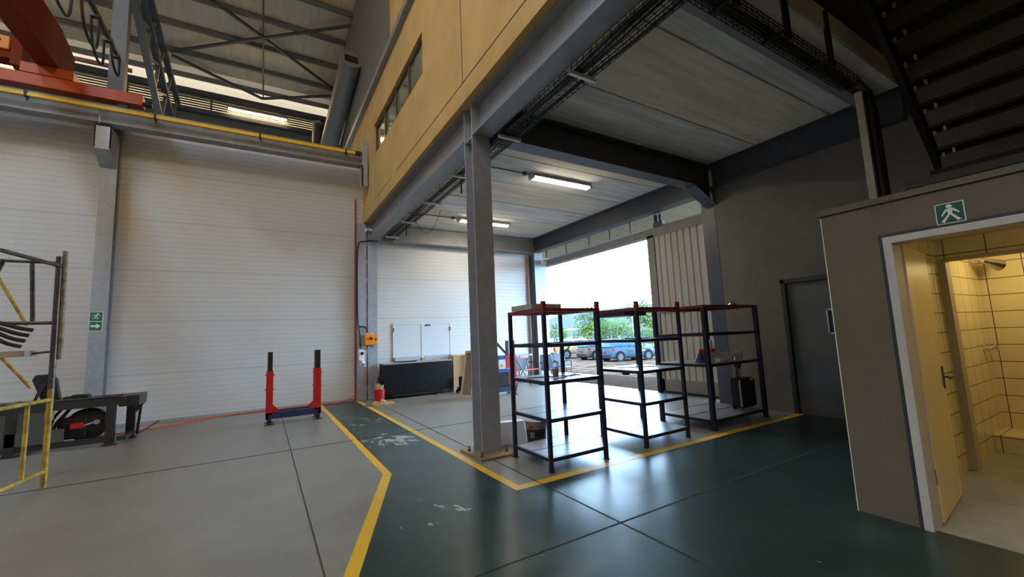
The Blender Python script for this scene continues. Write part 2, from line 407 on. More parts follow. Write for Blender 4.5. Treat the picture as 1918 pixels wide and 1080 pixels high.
# ---- mezzanine wall above the bay
wm = MB()
X0, X1 = 2.39, 2.57
wm.box(X0, -8, 4.9, X1, 19.3, 6.38); wm.box(X0, -8, 7.2, X1, 19.3, 13.8)
wm.box(X0, -8, 6.38, X1, 6.80, 7.2); wm.box(X0, 10.66, 6.38, X1, 19.3, 7.2)
wm.m = 1
wm.box(X0-.003, -8, 5.19, X0+.01, 8.6, 5.205); wm.box(X0-.003, 9.0, 5.19, X0+.01, 10.6, 5.2)
wm.box(X0-.003, 5.09, 5.205, X0+.01, 5.105, 8.2)
wmo = struct(wm.build('wall_mezzanine', [M['plaster'], M['groove']]))
# upper cladding beyond the office and the ledge rail
uw = MB(); uw.box(2.33, 9.0, 8.35, 2.39, 19.3, 13.8)
struct(uw.build('wall_upper', mat('grey_cladding', (0.1750, 0.1645, 0.1470), rough=.7, noise=.1, nscale=2)))
tr = MB(); tr.box(2.28, -8, 8.16, 2.39, 18.9, 8.32)
struct(tr.build('trim_1', M['beam']))
# window strip of four panes
w1 = MB()
for a, b_ in ((6.80, 6.84), (10.62, 10.66)): w1.box(2.44, a, 6.38, 2.52, b_, 7.2)
w1.box(2.44, 6.8, 6.38, 2.52, 10.66, 6.42); w1.box(2.44, 6.8, 7.13, 2.52, 10.66, 7.2)
for y in (7.765, 8.73, 9.695): w1.box(2.43, y-.03, 6.38, 2.52, y+.03, 7.2)
w1o = struct(w1.build('window_1', mat('window_frame_bronze', (.07, .06, .045), rough=.5)))
ys = (6.84, 7.735, 7.795, 8.70, 8.76, 9.665, 9.725, 10.62)
for i in range(4):
    p = MB(); p.box(2.475, ys[2*i], 6.42, 2.485, ys[2*i+1], 7.13); p.build('pane', M['pane'], w1o)

# ---- outer hall wall with louvre, hall roof, hidden hall walls
wf = MB()
wf.box(-15, 19.3, 0, 2.6, 19.5, 10.86); wf.box(-15, 19.3, 11.42, 2.6, 19.5, 11.62); wf.box(1.84, 19.3, 10.86, 2.6, 19.5, 11.42)
for i in range(58): wf.box(-14.9+i*.29, 19.27, 9.9, -14.86+i*.29, 19.3, 10.8)
struct(wf.build('wall_far', mat('far_wall_sheet', (.13, .125, .11), rough=.7)))
lrf = MB(); lrf.box(-15, 19.6, 10.2, 2.6, 27, 10.3); struct(lrf.build('ceiling_bounce_sheet', mat('white_bounce_reflector', (.8, .8, .8), rough=.6)))  # unseen white reflector, added to bounce daylight up through the louvre
def roofz(y): return 12.15+(19-y)*.06
def sheet_mat(name, col):
    m = bpy.data.materials.new(name); m.use_nodes = True; N = m.node_tree.nodes; L = m.node_tree.links
    N.remove(N['Principled BSDF']); t_ = N.new('ShaderNodeBsdfTranslucent'); d_ = N.new('ShaderNodeBsdfDiffuse'); a_ = N.new('ShaderNodeAddShader')
    t_.inputs['Color'].default_value = (*col, 1); d_.inputs['Color'].default_value = (.45, .40, .32, 1)
    L.new(t_.outputs[0], a_.inputs[0]); L.new(d_.outputs[0], a_.inputs[1]); L.new(a_.outputs[0], N['Material Output'].inputs['Surface']); return m
gs = MB(); gs.add([(-15, 19.42, 10.84), (1.86, 19.42, 10.84), (1.86, 19.42, 11.44), (-15, 19.42, 11.44)], [(0, 1, 2, 3)]); struct(gs.build('louvre_dimming_sheet', sheet_mat('cream_translucent_sheet', (.24, .13, .055)), fix=False))  # sheet added behind the blades to dim and warm the sky
gs = MB(); gs.add([(-15.2, 19.4, 11.60), (2.6, 19.4, 11.60), (2.6, 19.38, 12.0), (-15.2, 19.38, 12.0), (2.6, 19.3, roofz(19.3)+.02), (-15.2, 19.3, roofz(19.3)+.02)], [(0, 1, 2, 3), (3, 2, 4, 5)]); struct(gs.build('window_4', sheet_mat('translucent_bullnose_sheet', (.09, .052, .028)), fix=False))
lv = MB()
for i in range(6):
    z = 10.88+i*.098; lv.box(-15, 19.24, z, 1.84, 19.30, z+.055)
for x in (-12, -9.5, -7, -4.5, -2, .5, 1.8): lv.box(x, 19.22, 10.86, x+.06, 19.3, 11.42)
struct(lv.build('window_2', mat('louvre_blade', (.10, .10, .095), rough=.6)))
ev = MB(); ev.box(-15, 19.1, 11.43, 2.33, 19.28, 11.62); ev.box(-15, 19.05, 10.68, 2.33, 19.28, 10.84)
struct(ev.build('trim_2', M['steeldark']))
rf = MB()
def roofpiece(x0, x1, y0, y1):
    rf.hexa([(x0, y0, roofz(y0)), (x1, y0, roofz(y0)), (x1, y1, roofz(y1)), (x0, y1, roofz(y1))],
            [(x0, y0, roofz(y0)+.1), (x1, y0, roofz(y0)+.1), (x1, y1, roofz(y1)+.1), (x0, y1, roofz(y1)+.1)])
roofpiece(-15.2, 2.6, 8.0, 18.6); roofpiece(-15.2, 2.6, -8.2, -6.0)
for x0, x1 in ((-15.2, -11.9), (-11.1, -5.9), (-5.1, 2.6)): roofpiece(x0, x1, -6.0, 8.0)   # two unseen open strips added between for bluish daylight fill
struct(rf.build('ceiling_hall', M['roofsheet']))
es = MB(); es.add([(-15.2, 18.6, roofz(18.6)+.02), (2.6, 18.6, roofz(18.6)+.02), (2.6, 19.3, roofz(19.3)+.02), (-15.2, 19.3, roofz(19.3)+.02)], [(0, 1, 2, 3)])
struct(es.build('ceiling_eave', sheet_mat('translucent_roof_sheet', (.024, .013, .007)), fix=False))
wl = MB(); wl.box(-15.2, -8, 0, -15, 19.5, 14); struct(wl.build('wall_left', M['panel']))
wr = MB(); wr.box(-15.2, -8.2, 0, 8.3, -8, 14); struct(wr.build('wall_front', M['plaster']))

# ---- mezzanine soffit: precast planks 1.2 m wide with open joints
ce = MB()
yy = [1.87]+[2.75+1.2*i for i in range(8)]+[12.1]
for a, b_ in zip(yy[:-1], yy[1:]):
    g = .016
    ce.m = len(ce.f)//6 % 4 == 2; ce.box(2.57, a+g, 4.9, 8.3, b_-g, 5.2); ce.box(2.57, a, 4.93, 8.3, b_, 5.2)
struct(ce.build('ceiling', [M['slab'], mat('precast_soffit_cream', (0.8140, 0.7260, 0.5940), rough=.85, nscale=2.0, stretch=(.3, 3.4, 1), noise=.4, dark=(.54, .48, .39), bump=.05, bscale=60, detail=10)]))
# ---- right wall
rw = MB()
rw.box(8.0, -8, 0, 8.2, 2.93, 8.4); rw.box(8.0, 3.87, 0, 8.2, 4.97, 8.4); rw.box(8.2, 4.6, 0, 8.5, 4.97, 8.4); rw.box(8.28, 4.9, 4.42, 8.34, 12.1, 5.3); rw.box(8.0, 2.93, 2.345, 8.2, 3.87, 8.4)
struct(rw.build('wall_right', M['greyplaster']))
vt = MB(); vt.box(2.39, -8, 8.4, 8.3, 12.2, 8.5); vt.box(2.57, 4.9, 5.2, 8.3, 5.0, 8.4)
struct(vt.build('ceiling_stairwell', mat('stairwell_dark_paint', (.06, .058, .055), rough=.9)))
# grey door in the right wall
dr = MB(); dr.box(7.96, 3.80, 0, 8.1, 3.87, 2.345); dr.box(7.96, 2.93, 0, 8.1, 3.0, 2.345); dr.box(7.96, 2.93, 2.27, 8.1, 3.87, 2.345)
d1 = struct(dr.build('door_1', M['grayframe'], bevel=.004))
lf = MB(); lf.box(8.04, 3.0, 0, 8.09, 3.80, 2.27); lf.build('leaf', M['graydoor'], d1)
vp = MB(); vp.box(8.02, 2.85+.2, 1.36, 8.04, 2.85+.385, 1.38); vp.box(8.02, 3.05, 1.75, 8.04, 3.235, 1.78); vp.box(8.02, 3.215, 1.36, 8.04, 3.235, 1.78); vp.box(8.02, 3.05, 1.36, 8.04, 3.07, 1.78)
vp.build('viewer_frame', M['labelwhite'], d1)
vp = MB(); vp.box(8.03, 3.07, 1.38, 8.045, 3.215, 1.75); vp.build('viewer_pane', M['carglass'], d1)

# ---- restroom block: front wall, side wall, inside walls
rb = MB()
rb.box(4.24, 1.255, 0, 4.40, 1.66, 2.474); rb.box(4.24, -3, 2.2, 4.40, 1.255, 2.474); rb.box(4.24, -3, 0, 4.40, .30, 2.2)
rb.box(4.40, 1.50, 0, 8.0, 1.66, 2.474)
rb.box(4.225, -3, 2.482, 4.42, 1.68, 2.53); rb.box(4.42, 1.48, 2.482, 8.0, 1.68, 2.53)
rb.m = 1; rb.box(4.245, -3, 2.474, 4.40, 1.655, 2.482); rb.box(4.4, 1.51, 2.474, 8.0, 1.655, 2.482)
rb.m = 2; rb.box(4.234, 1.658, 0, 4.242, 1.664, 2.47)
struct(rb.build('wall_restroom', [mat('restroom_wall_plaster', (.165, .136, .092), rough=.8, noise=.15, nscale=1.8, bump=.06, bscale=120), M['groove'], M['signwhite']]))
# restroom ceiling and floor
rc = MB(); rc.box(4.40, -3, 2.37, 8.0, 1.5, 2.45); struct(rc.build('ceiling_restroom', M['restceil']))
rfl = MB(); rfl.box(4.27, -3, 0, 8.0, 1.5, .006); struct(rfl.build('floor_restroom', M['restfloor']))
tl = MB(); tl.box(4.40, 1.42, 0, 7.75, 1.50, 2.37); struct(tl.build('wall_restroom_side', M['tileY']))
tb = MB(); tb.box(7.75, -3, 0, 8.0, 1.5, 2.37); struct(tb.build('wall_restroom_back', M['tileX']))
pt = MB(); pt.box(6.2, -3, 2.16, 6.3, 1.42, 2.37); struct(pt.build('wall_shower_header', M['tileX']))
pn = MB(); pn.box(6.18, 1.355, 0, 6.32, 1.42, 2.165); pn.box(6.18, -3, 2.14, 6.32, 1.36, 2.17); struct(pn.build('trim_3', mat('nib_taupe_paint', (.42, .36, .26), rough=.6)))
# shower kerb ledge
kb = MB(); kb.box(7.2, -3, .006, 7.75, 1.42, .2); struct(kb.build('trim_4', M['tileX'], bevel=.006))
# restroom door
df = MB(); df.box(4.215, 1.20, 0, 4.40, 1.255, 2.2); df.box(4.215, .355, 2.146, 4.40, 1.20, 2.2); df.box(4.215, .30, 0, 4.40, .355, 2.2)
df.m = 1; df.box(4.237, 1.255, 0, 4.25, 1.285, 2.23); df.box(4.237, .30, 2.2, 4.25, 1.255, 2.23)
d2 = struct(df.build('door_2', [M['frame'], M['grayframe']], bevel=.004))
lf = MB()
a = Vector((4.41, 1.232, 0)); u = Vector((.985, .095, 0)).normalized(); nrm = Vector((u.y, -u.x, 0))
def leafpt(s, n, z): return a+u*s+nrm*n+Vector((0, 0, z))
lf.hexa([leafpt(0, 0, .02), leafpt(0, .042, .02), leafpt(.83, .042, .02), leafpt(.83, 0, .02)][::-1], [leafpt(0, 0, 2.14), leafpt(0, .042, 2.14), leafpt(.83, .042, 2.14), leafpt(.83, 0, 2.14)][::-1])
lfo = lf.build('leaf', M['doorwhite'], d2, bevel=.003)
hn = MB()
hn.cyl(leafpt(.765, .042, 1.03), leafpt(.765, .10, 1.03), .009); hn.bar(leafpt(.77, .10, 1.03), leafpt(.66, .10, 1.03), .018, .018)
hn.bar(leafpt(.765, .047, .93), leafpt(.765, .047, 1.12), .04, .008, up=tuple(nrm))
hn.build('handle', M['steeldark'], lfo)
for z in (.35, 1.82):
    k = MB(); k.cyl(leafpt(-.012, .02, z-.06), leafpt(-.012, .02, z+.06), .012, n=10); k.bar(leafpt(-.002, .021, z-.055), leafpt(-.002, .021, z+.055), .036, .006, up=tuple(u))
    k.build('hinge', M['chrome'], d2)

# ================================================================== STRUCTURAL STEEL (things)
def hcol(o, x0, x1, y0, y1, z0, z1, m, flange_y=True, tf=.02):
    b = MB()
    if flange_y:
        b.box(x0, y0, z0, x1, y0+tf, z1); b.box(x0, y1-tf, z0, x1, y1, z1); xm = (x0+x1)/2; b.box(xm-.009, y0+tf, z0, xm+.009, y1-tf, z1)
    else:
        b.box(x0, y0, z0, x0+tf, y1, z1); b.box(x1-tf, y0, z0, x1, y1, z1); ym = (y0+y1)/2; b.box(x0+tf, ym-.009, z0, x1-tf, ym+.009, z1)
    return b.build('shaft', m, o)
mc = thing('steel_column', 'grey steel H-section column standing alone beside the leftmost rack', 'column')
hcol(mc, 2.485, 2.765, 5.04, 5.31, .03, 4.893, M['steel'])
b = MB(); b.box(2.37, 4.85, .002, 2.88, 5.50, .03); b.build('base_plate', mat('rusty_base_plate', (.33, .24, .13), rough=.6, noise=.5, nscale=9), mc, bevel=.004)
for x, y in ((2.43, 5.33), (2.82, 5.0), (2.43, 4.95), (2.82, 5.40)):
    b = MB(); b.cyl((x, y, .03), (x, y, .055), .022, n=6); b.cyl((x, y, .055), (x, y, .10), .010, n=8); b.build('anchor_bolt', M['steeldark'], mc)
b = MB()
for s in (-1, 1): b.box(2.60, 5.175-.005+s*.05, 3.95, 2.65, 5.175+.005+s*.05, 4.4)
b.box(2.49, 5.06, 4.38, 2.76, 5.29, 4.40); b.build('stiffener_plate', M['steel'], mc)

wc = thing('slotted_column', 'tall twin-channel steel column with dark slots under the mezzanine wall corner', 'column')
b = MB()
b.box(2.20, 11.93, 0, 2.45, 11.96, 4.88); b.box(2.48, 11.93, 0, 2.74, 11.96, 4.88)
b.box(2.20, 11.96, 0, 2.22, 12.09, 4.88); b.box(2.72, 11.96, 0, 2.74, 12.09, 4.88)
b.box(2.20, 12.04, 0, 2.74, 12.068, .0+4.88)
b.build('channel', M['steel'], wc)
for i in range(9):
    z = .25+i*.5; b = MB(); b.box(2.45, 11.935, z, 2.48, 11.96, z+.09); b.build('batten', M['steel'], wc)
b = MB(); b.box(2.46, 12.0, .05, 2.47, 12.03, 4.8); b.build('slot_shadow', M['black'], wc)  # black strip standing in for the shade inside the slots

lc = thing('crane_column', 'grey steel column on the white panel wall carrying the running-man sign', 'column')
hcol(lc, -3.09, -2.82, 11.82, 12.09, 0, 6.28, M['steel'])
b = MB(); b.box(-3.09, 11.86, 6.28, -2.82, 12.09, roofz(12)-.2); b.build('upper_shaft', mat('dull_grey_steel', (.16, .17, .18), rough=.55, noise=.2, nscale=5), lc)
b = MB()
b.prism([(-3.10, 11.82, 5.55), (-3.10, 11.82, 6.28), (-3.10, 11.36, 6.28), (-3.10, 11.36, 5.80)], (.018, 0, 0))
b.prism([(-2.86, 11.82, 5.55), (-2.86, 11.82, 6.28), (-2.86, 11.36, 6.28), (-2.86, 11.36, 5.80)], (.018, 0, 0))
b.prism([(-3.10, 11.36, 5.80), (-2.842, 11.36, 5.80), (-2.842, 11.36, 6.28), (-3.10, 11.36, 6.28)], (0, .02, 0))
b.prism([(-3.10, 11.36, 5.78), (-2.842, 11.36, 5.78), (-2.842, 11.82, 5.53), (-3.10, 11.82, 5.53)], (0, 0, .02))
b.build('corbel', M['steel'], lc)
b = MB(); b.box(-3.03, 11.30, 6.30, -3.01, 11.32, 6.68); b.build('stiffener', M['steel'], lc)

ecx = thing('corner_column', 'pale steel column at the far corner beside the open doorway', 'column')
hcol(ecx, 8.07, 8.36, 11.80, 12.08, 0, 4.4, M['steel'], flange_y=True)
b = MB(); b.box(8.37, 11.86, 0, 8.6, 12.08, 4.0); b.build('door_jamb_channel', M['steel'], ecx)
b = MB(); b.box(7.89, 11.99, 0, 7.97, 12.066, 4.3); b.build('edge_flashing', mat('brown_edge_flashing', (.22, .15, .11), rough=.6), ecx)
b = MB(); b.box(7.97, 11.95, 0, 8.04, 12.066, 4.3); b.build('rubber_seal', M['black'], ecx)

rcx = thing('dark_column', 'dark slate steel column between the sliding door and grey wall', 'column')
hcol(rcx, 8.03, 8.30, 5.0, 5.30, 0, 4.4, M['navysteel'], flange_y=False)

nc = thing('galvanised_column', 'bright galvanised column rising behind the restroom block', 'column')
b = MB(); b.box(6.60, 1.95, 0, 6.72, 2.03, 4.52); b.build('shaft', mat('bright_galvanised', (.62, .59, .48), rough=.5, noise=.25, nscale=14), nc)
b = MB(); b.box(6.60, 1.93, 2.4, 6.73, 1.95, 4.6); b.build('cable_back_plate', M['black'], nc)
pc = thing('cable_riser', 'black bundle of riser cables beside the galvanised column', 'cable')
for i in range(4):
    b = MB(); x = 6.635+i*.055; b.tube([(x, 1.895, .02), (x, 1.895, 4.2), (x-.03*i, 1.90, 4.5), (x-.16-.05*i, 1.94, 4.62)], .026, 8); b.build('riser_cable', M['black'], pc, smooth=True)

def beam(name, label, p, q, w, h, m, extra=None):
    t_ = thing(name, label, 'beam'); b = MB(); b.ibeam(p, q, w, h); b.build('section', m, t_)
    if extra: extra(t_)
    return t_
beam('edge_beam', 'grey steel edge beam under the yellow mezzanine wall, on the camera side of the lone column', (2.62, 1.9, 4.648), (2.62, 5.035, 4.648), .28, .496, M['beam'])
beam('edge_beam', 'grey steel edge beam under the yellow mezzanine wall, between the lone column and the white wall', (2.60, 5.315, 4.648), (2.60, 11.92, 4.648), .28, .496, M['beam'])
def haunch(t_):
    b = MB(); b.prism([(7.35, 5.045, 4.40), (8.0, 5.045, 4.05), (8.0, 5.045, 4.40)], (0, .012, 0))
    b.hexa([(7.35, 4.92, 4.385), (8.02, 4.92, 4.05), (8.02, 5.18, 4.05), (7.35, 5.18, 4.385)], [(7.35, 4.92, 4.40), (8.02, 4.92, 4.07), (8.02, 5.18, 4.07), (7.35, 5.18, 4.40)])
    b.build('haunch', M['navysteel'], t_)
beam('cross_beam', 'dark slate steel beam crossing the bay ceiling from the lone column', (2.75, 5.05, 4.648), (8.0, 5.05, 4.648), .27, .496, M['navysteel'], haunch)
beam('doorway_beam', 'slate steel beam spanning above the open doorway', (8.15, 4.97, 4.648), (8.15, 11.8, 4.648), .27, .496, M['navysteel'])
beam('end_beam', 'grey steel beam along the head of the white panel wall in the bay', (2.75, 11.86, 4.648), (8.0, 11.86, 4.648), .27, .496, M['beam'])
beam('wall_head_beam', 'dark beam running along the top of the grey right wall', (7.9, 1.9, 4.66), (7.9, 4.9, 4.66), .18, .47, M['navysteel'])
beam('tray_beam', 'shallow grey beam at the mezzanine edge behind the mesh tray', (2.8, 2.27, 4.82), (7.8, 2.27, 4.82), .14, .15, M['beam'])

# ---- sliding door, its rail and the header above the doorway
hdg = thing('doorway_header', 'pale header channel with the sliding door rail above the open doorway', 'header')
b = MB(); b.box(8.61, 5.4, 3.985, 8.78, 11.85, 4.14); b.build('channel', M['slideframe'], hdg)
b = MB(); b.box(8.53, 5.4, 4.14, 8.60, 11.85, 4.17); b.build('rail', M['steel'], hdg)
for y in (11.75, 10.62, 9.49, 8.6, 7.8):
    b = MB(); b.box(8.56, y-.025, 4.17, 8.60, y+.025, 4.52); b.build('hanger', mat('rust_brown_hanger', (.22, .14, .11), rough=.6) if 'rusth' not in M else M['rusth'], hdg)
    M.setdefault('rusth', bpy.data.materials['rust_brown_hanger'])
b = MB(); b.bar((8.4, 11.78, 4.2), (9.6, 11.3, 4.16), .05, .05); b.build('door_stop_arm', M['white'], hdg)
cn = MB(); cn.box(8.3, 4.2, 4.72, 11.6, 17.5, 4.80)
for i in range(21): cn.box(8.3, 4.9+i*.6, 4.712, 11.6, 4.915+i*.6, 4.72)
cno = tag(cn.build('canopy', M['soffit']), 'cream slatted canopy soffit outside above the doorway', 'canopy')
sl = thing('sliding_door', 'beige ribbed sliding door half open at the side of the doorway', 'sliding door')
b = MB(); b.box(8.52, 7.02, .06, 8.60, 7.24, 3.97); b.box(8.52, 5.30, 3.90, 8.60, 7.24, 4.14); b.box(8.52, 5.30, .06, 8.60, 7.2, .34); b.box(8.52, 5.3, .06, 8.6, 5.4, 4.0); b.box(8.505, 5.30, 1.95, 8.54, 7.1, 2.02)
b.build('frame', M['slideframe'], sl, bevel=.005)
b = MB(); n = 9; y0 = 5.40; w = 1.62/n
for i in range(n):
    y = y0+i*w
    b.prism([(8.56, y, .34), (8.56, y+.035, .34), (8.535, y+.055, .34), (8.535, y+w-.02, .34), (8.56, y+w, .34), (8.57, y+w, .34), (8.57, y, .34)], (0, 0, 3.56))
b.build('ribbed_sheet', M['slide'], sl)
b = MB(); b.box(8.525, 5.3, .0, 8.595, 7.2, .06); b.build('bottom_seal', M['black'], sl)
b = MB(); b.box(8.50, 6.70, 4.14, 8.62, 6.98, 4.26); b.cyl((8.56, 6.93, 4.26), (8.56, 6.93, 4.46), .05); b.cyl((8.56, 6.79, 4.26), (8.56, 6.79, 4.44), .045); b.build('trolley', M['steeldark'], sl, smooth=True)

# ================================================================== HALL: crane runway and roof
rw_ = thing('crane_runway_beam', 'long grey crane runway beam above the white panel wall', 'beam')
b = MB(); b.ibeam((-15, 11.42, 6.525), (2.24, 11.42, 6.525), .26, .39); b.build('section', M['beam'], rw_)
b = MB(); b.box(-15, 11.39, 6.72, 2.24, 11.45, 6.77); b.build('crane_rail', M['steeldark'], rw_)
b = MB(); b.box(2.20, 11.24, 5.75, 2.34, 11.27, 7.05); b.box(2.20, 11.24, 5.75, 2.23, 11.55, 6.33); b.build('end_bracket', M['steel'], rw_)
bus = thing('crane_busbar', 'yellow conductor bar running along the crane runway beam', 'busbar')
b = MB(); b.box(-15, 11.175, 6.565, 2.02, 11.235, 6.645); b.build('conductor', M['busyellow'], bus, bevel=.008)
for x in (-6.0, -4.05, -2.12, -.17, 1.78):
    b = MB(); b.box(x-.02, 11.165, 6.55, x+.02, 11.29, 6.665); b.cyl((x+.02, 11.2, 6.47), (x+.02, 11.2, 6.55), .014, n=8); b.build('hanger_clip', M['black'], bus)
b = MB(); b.box(2.02, 11.17, 6.55, 2.14, 11.24, 6.66); b.build('end_feed', M['black'], bus)

cr = thing('bridge_crane', 'red overhead bridge crane with box girder on the runway beam', 'crane')
b = MB(); b.box(-3.98, -4, 7.30, -3.66, 11.3, 8.15)
b.prism([(-3.98, 11.3, 7.30), (-3.98, 11.3, 8.15), (-3.98, 12.0, 7.95), (-3.98, 12.0, 7.22)], (.32, 0, 0))
b.build('girder', M['crane'], cr, bevel=.01)
b = MB(); b.box(-6.6, 11.30, 6.86, -2.37, 11.56, 7.10); b.box(-4.2, 11.28, 7.10, -3.45, 11.6, 7.30); b.build('end_carriage', mat('crane_end_orange_red', (.55, .085, .015), rough=.45, noise=.15, nscale=3), cr, bevel=.01)
for x in (-6.2, -2.7):
    b = MB(); b.lathe([(.0, -.04), (.10, -.04), (.10, .04), (.0, .04)], (x, 11.42, 6.87), 'y', 18); b.build('wheel', M['steeldark'], cr, smooth=True)
b = MB(); b.cyl((-2.37, 11.43, 6.95), (-2.22, 11.43, 6.95), .05, .06); b.build('buffer', M['black'], cr)
ho = thing('hoist', 'orange hoist motor hanging at the side of the red crane girder', 'hoist')
b = MB(); b.box(-5.9, 12.3, 8.02, -4.75, 12.75, 8.32); b.build('motor_box', M['craneorange'], ho, bevel=.02)
b = MB(); b.cyl((-4.90, 12.285, 8.2), (-4.90, 12.3, 8.2), .03); b.build('nameplate', M['black'], ho)
b = MB(); b.box(-6.5, 12.35, 7.85, -4.6, 12.7, 8.0); b.box(-4.72, 12.28, 7.7, -4.55, 12.6, 8.3); b.build('trolley_frame', M['crane'], ho)

fs = thing('festoon_cable', 'black looped festoon cable hanging beside the red crane girder', 'cable')
b = MB(); b.box(-2.91, 3, 7.99, -2.85, 11.75, 8.07); b.build('festoon_track', M['steeldark'], fs)
ylist = [6.6, 7.5, 8.4, 9.3, 10.2, 10.95, 11.5]
for i, (a, c) in enumerate(zip(ylist[:-1], ylist[1:])):
    dep = (.95, .95, .9, .85, .72, .55)[i]
    for k in (0,):
        xo = -2.90+.05*k+(.06 if i % 2 else -.05); pts = []
        for j in range(17):
            s = j/16; w_ = (c-a); yb = a+w_*(.5+.5*math.sin((s-.5)*PI))
            z = 7.97-dep*(1-abs(2*s-1)**2.6)*(1-.1*k)
            pts.append((xo+.05*math.sin(s*PI), yb, z))
        b = MB(); b.tube(pts, .022, 8); b.build('cable_loop', M['black'], fs, smooth=True)
for y in ylist:
    b = MB(); b.box(-2.95, y-.05, 7.93, -2.81, y+.05, 8.0); b.build('cable_trolley', M['steeldark'], fs)
cp = thing('girder_tie_rail', 'dark red tie rails behind the festoon cable loops', 'rail')
for z_, y_ in ((8.62, 13.2), (7.95, 13.4)):
    b = MB(); b.bar((-7, y_, z_), (-3.0, y_, z_), .06, .09); b.build('rail_bar', mat('dull_red_rail', (.17, .035, .03), rough=.6) if 'dr' not in M else M['dr'], cp)
    M.setdefault('dr', bpy.data.materials['dull_red_rail'])

for i, y in enumerate((19.0, 17.6, 16.2, 14.8, 13.4, 12.0, 10.6, 9.2)):
    z = roofz(y); b = MB((0, y, z))
    b.box(-15, y-.012, z-.20, 2.33, y+.012, z); b.box(-15, y-.09, z-.215, 2.33, y+.012, z-.2); b.box(-15, y-.012, z-.012, 2.33, y+.08, z)
    tag(b.build('roof_purlin', M['purlin']), '%s roof purlin counting from the louvred wall towards the camera' % ORD[i], 'purlin', 'purlins under the hall roof')
lat = thing('roof_lattice', 'grey lattice rafter rising from the runway beam to the roof', 'rafter')
A_ = [(17.6, 8.45), (10.3, 11.65)]; B_ = [(19.1, 9.62), (10.3, 11.88)]; C_ = [(19.2, 10.95), (10.5, 12.1)]
def lerp(Q, s): return (Q[0][0]+(Q[1][0]-Q[0][0])*s, Q[0][1]+(Q[1][1]-Q[0][1])*s)
for Q, m_ in ((A_, M['greypaint']), (B_, M['steeldark']), (C_, M['steeldark'])):
    b = MB(); b.bar((-3, *Q[0]), (-3, *Q[1]), .16, .14); b.build('chord', m_, lat)
for i in range(7):
    s = i/7
    b = MB(); b.bar((-3, *lerp(A_, s)), (-3, *lerp(B_, s+.08)), .08, .08); b.bar((-3, *lerp(B_, s+.08)), (-3, *lerp(C_, s+.02)), .07, .07); b.bar((-3, *lerp(B_, s+.08)), (-3, *lerp(A_, s+1/7)), .07, .07)
    b.build('web_member', M['greypaint'], lat)
braces = [((-1.9, 14.2), (2.33, 17.4), 'nearer roof brace running down to the duct'),
          ((-3.0, 17.5), (2.33, 13.65), 'roof brace crossing the nearer one in an X'),
          ((-3.0, 17.7), (-.25, 19.2), 'lower left roof brace ending above the lit wall lamp'),
          ((-.25, 19.2), (2.33, 17.8), 'lower right roof brace running up to the duct'),
          ((-1.0, 8.8), (2.33, 11.6), 'roof brace at the very top of the hall view')]
for (p, q, lab) in braces:
    b = MB(((p[0]+q[0])/2, (p[1]+q[1])/2, 12)); b.bar((p[0], p[1], roofz(p[1])-.27), (q[0], q[1], roofz(q[1])-.27), .08, .08)
    tag(b.build('roof_brace', M['steeldark']), 'dark steel '+lab, 'brace', 'diagonal braces under the hall roof')
b = MB((-.22, 16, 12)); b.bar((-.22, 9, roofz(9)-.24), (-.22, 19.1, roofz(19.1)-.24), .05, .05)
tag(b.build('sag_rod', M['steeldark']), 'straight dark sag rod running through all the roof purlins', 'rod')
dc = thing('spiral_duct', 'large spiral ventilation duct sloping along the upper hall wall', 'duct')
p, q = Vector((1.93, 17.6, 8.55)), Vector((2.05, 12.05, 9.83))
b = MB(); prof = []
d = (q-p); L_ = d.length; d.normalize(); k = 70
s_ = d.cross(Vector((0, 0, 1))).normalized(); u_ = s_.cross(d); vs = []
for i in range(k+1):
    r = .29+(.008 if i % 2 else 0)
    for j in range(24):
        a = 2*PI*j/24; vs.append(p+d*(L_*i/k)+(s_*math.cos(a)+u_*math.sin(a))*r)
fs_ = [[i*24+j, i*24+(j+1) % 24, (i+1)*24+(j+1) % 24, (i+1)*24+j] for i in range(k) for j in range(24)]
b.add(vs, fs_); b.build('spiral_tube', M['duct'], dc, smooth=True)
b = MB(); b.cyl(q-d*.02, q+d*.05, .31, n=24); b.build('end_cap', M['duct'], dc, smooth=True)
b = MB(); b.bar(q+d*.055-s_*.19, q+d*.055+s_*.19, .02, .24, up=tuple(u_)); b.build('outlet_grille', M['black'], dc)
b = MB(); b.cyl(p+d*1.1, p+d*1.16, .305, n=24); b.build('joint_band', M['duct'], dc)
for s in (1.5, 3.0, 4.5):
    b = MB(); b.bar(p+d*s, p+d*s+Vector((.36, 0, .12)), .05, .05); b.build('wall_bracket', M['steeldark'], dc)
ds = thing('duct_elbow', 'short dark duct elbow beside the foot of the spiral duct', 'duct')
b = MB(); b.tube([(1.75, 18.3, 9.0), (1.77, 18.3, 10.2), (1.80, 18.35, 10.65), (1.84, 18.6, 10.9), (1.9, 19.0, 10.95)], .2, 16); b.build('elbow_tube', M['steeldark'], ds, smooth=True)

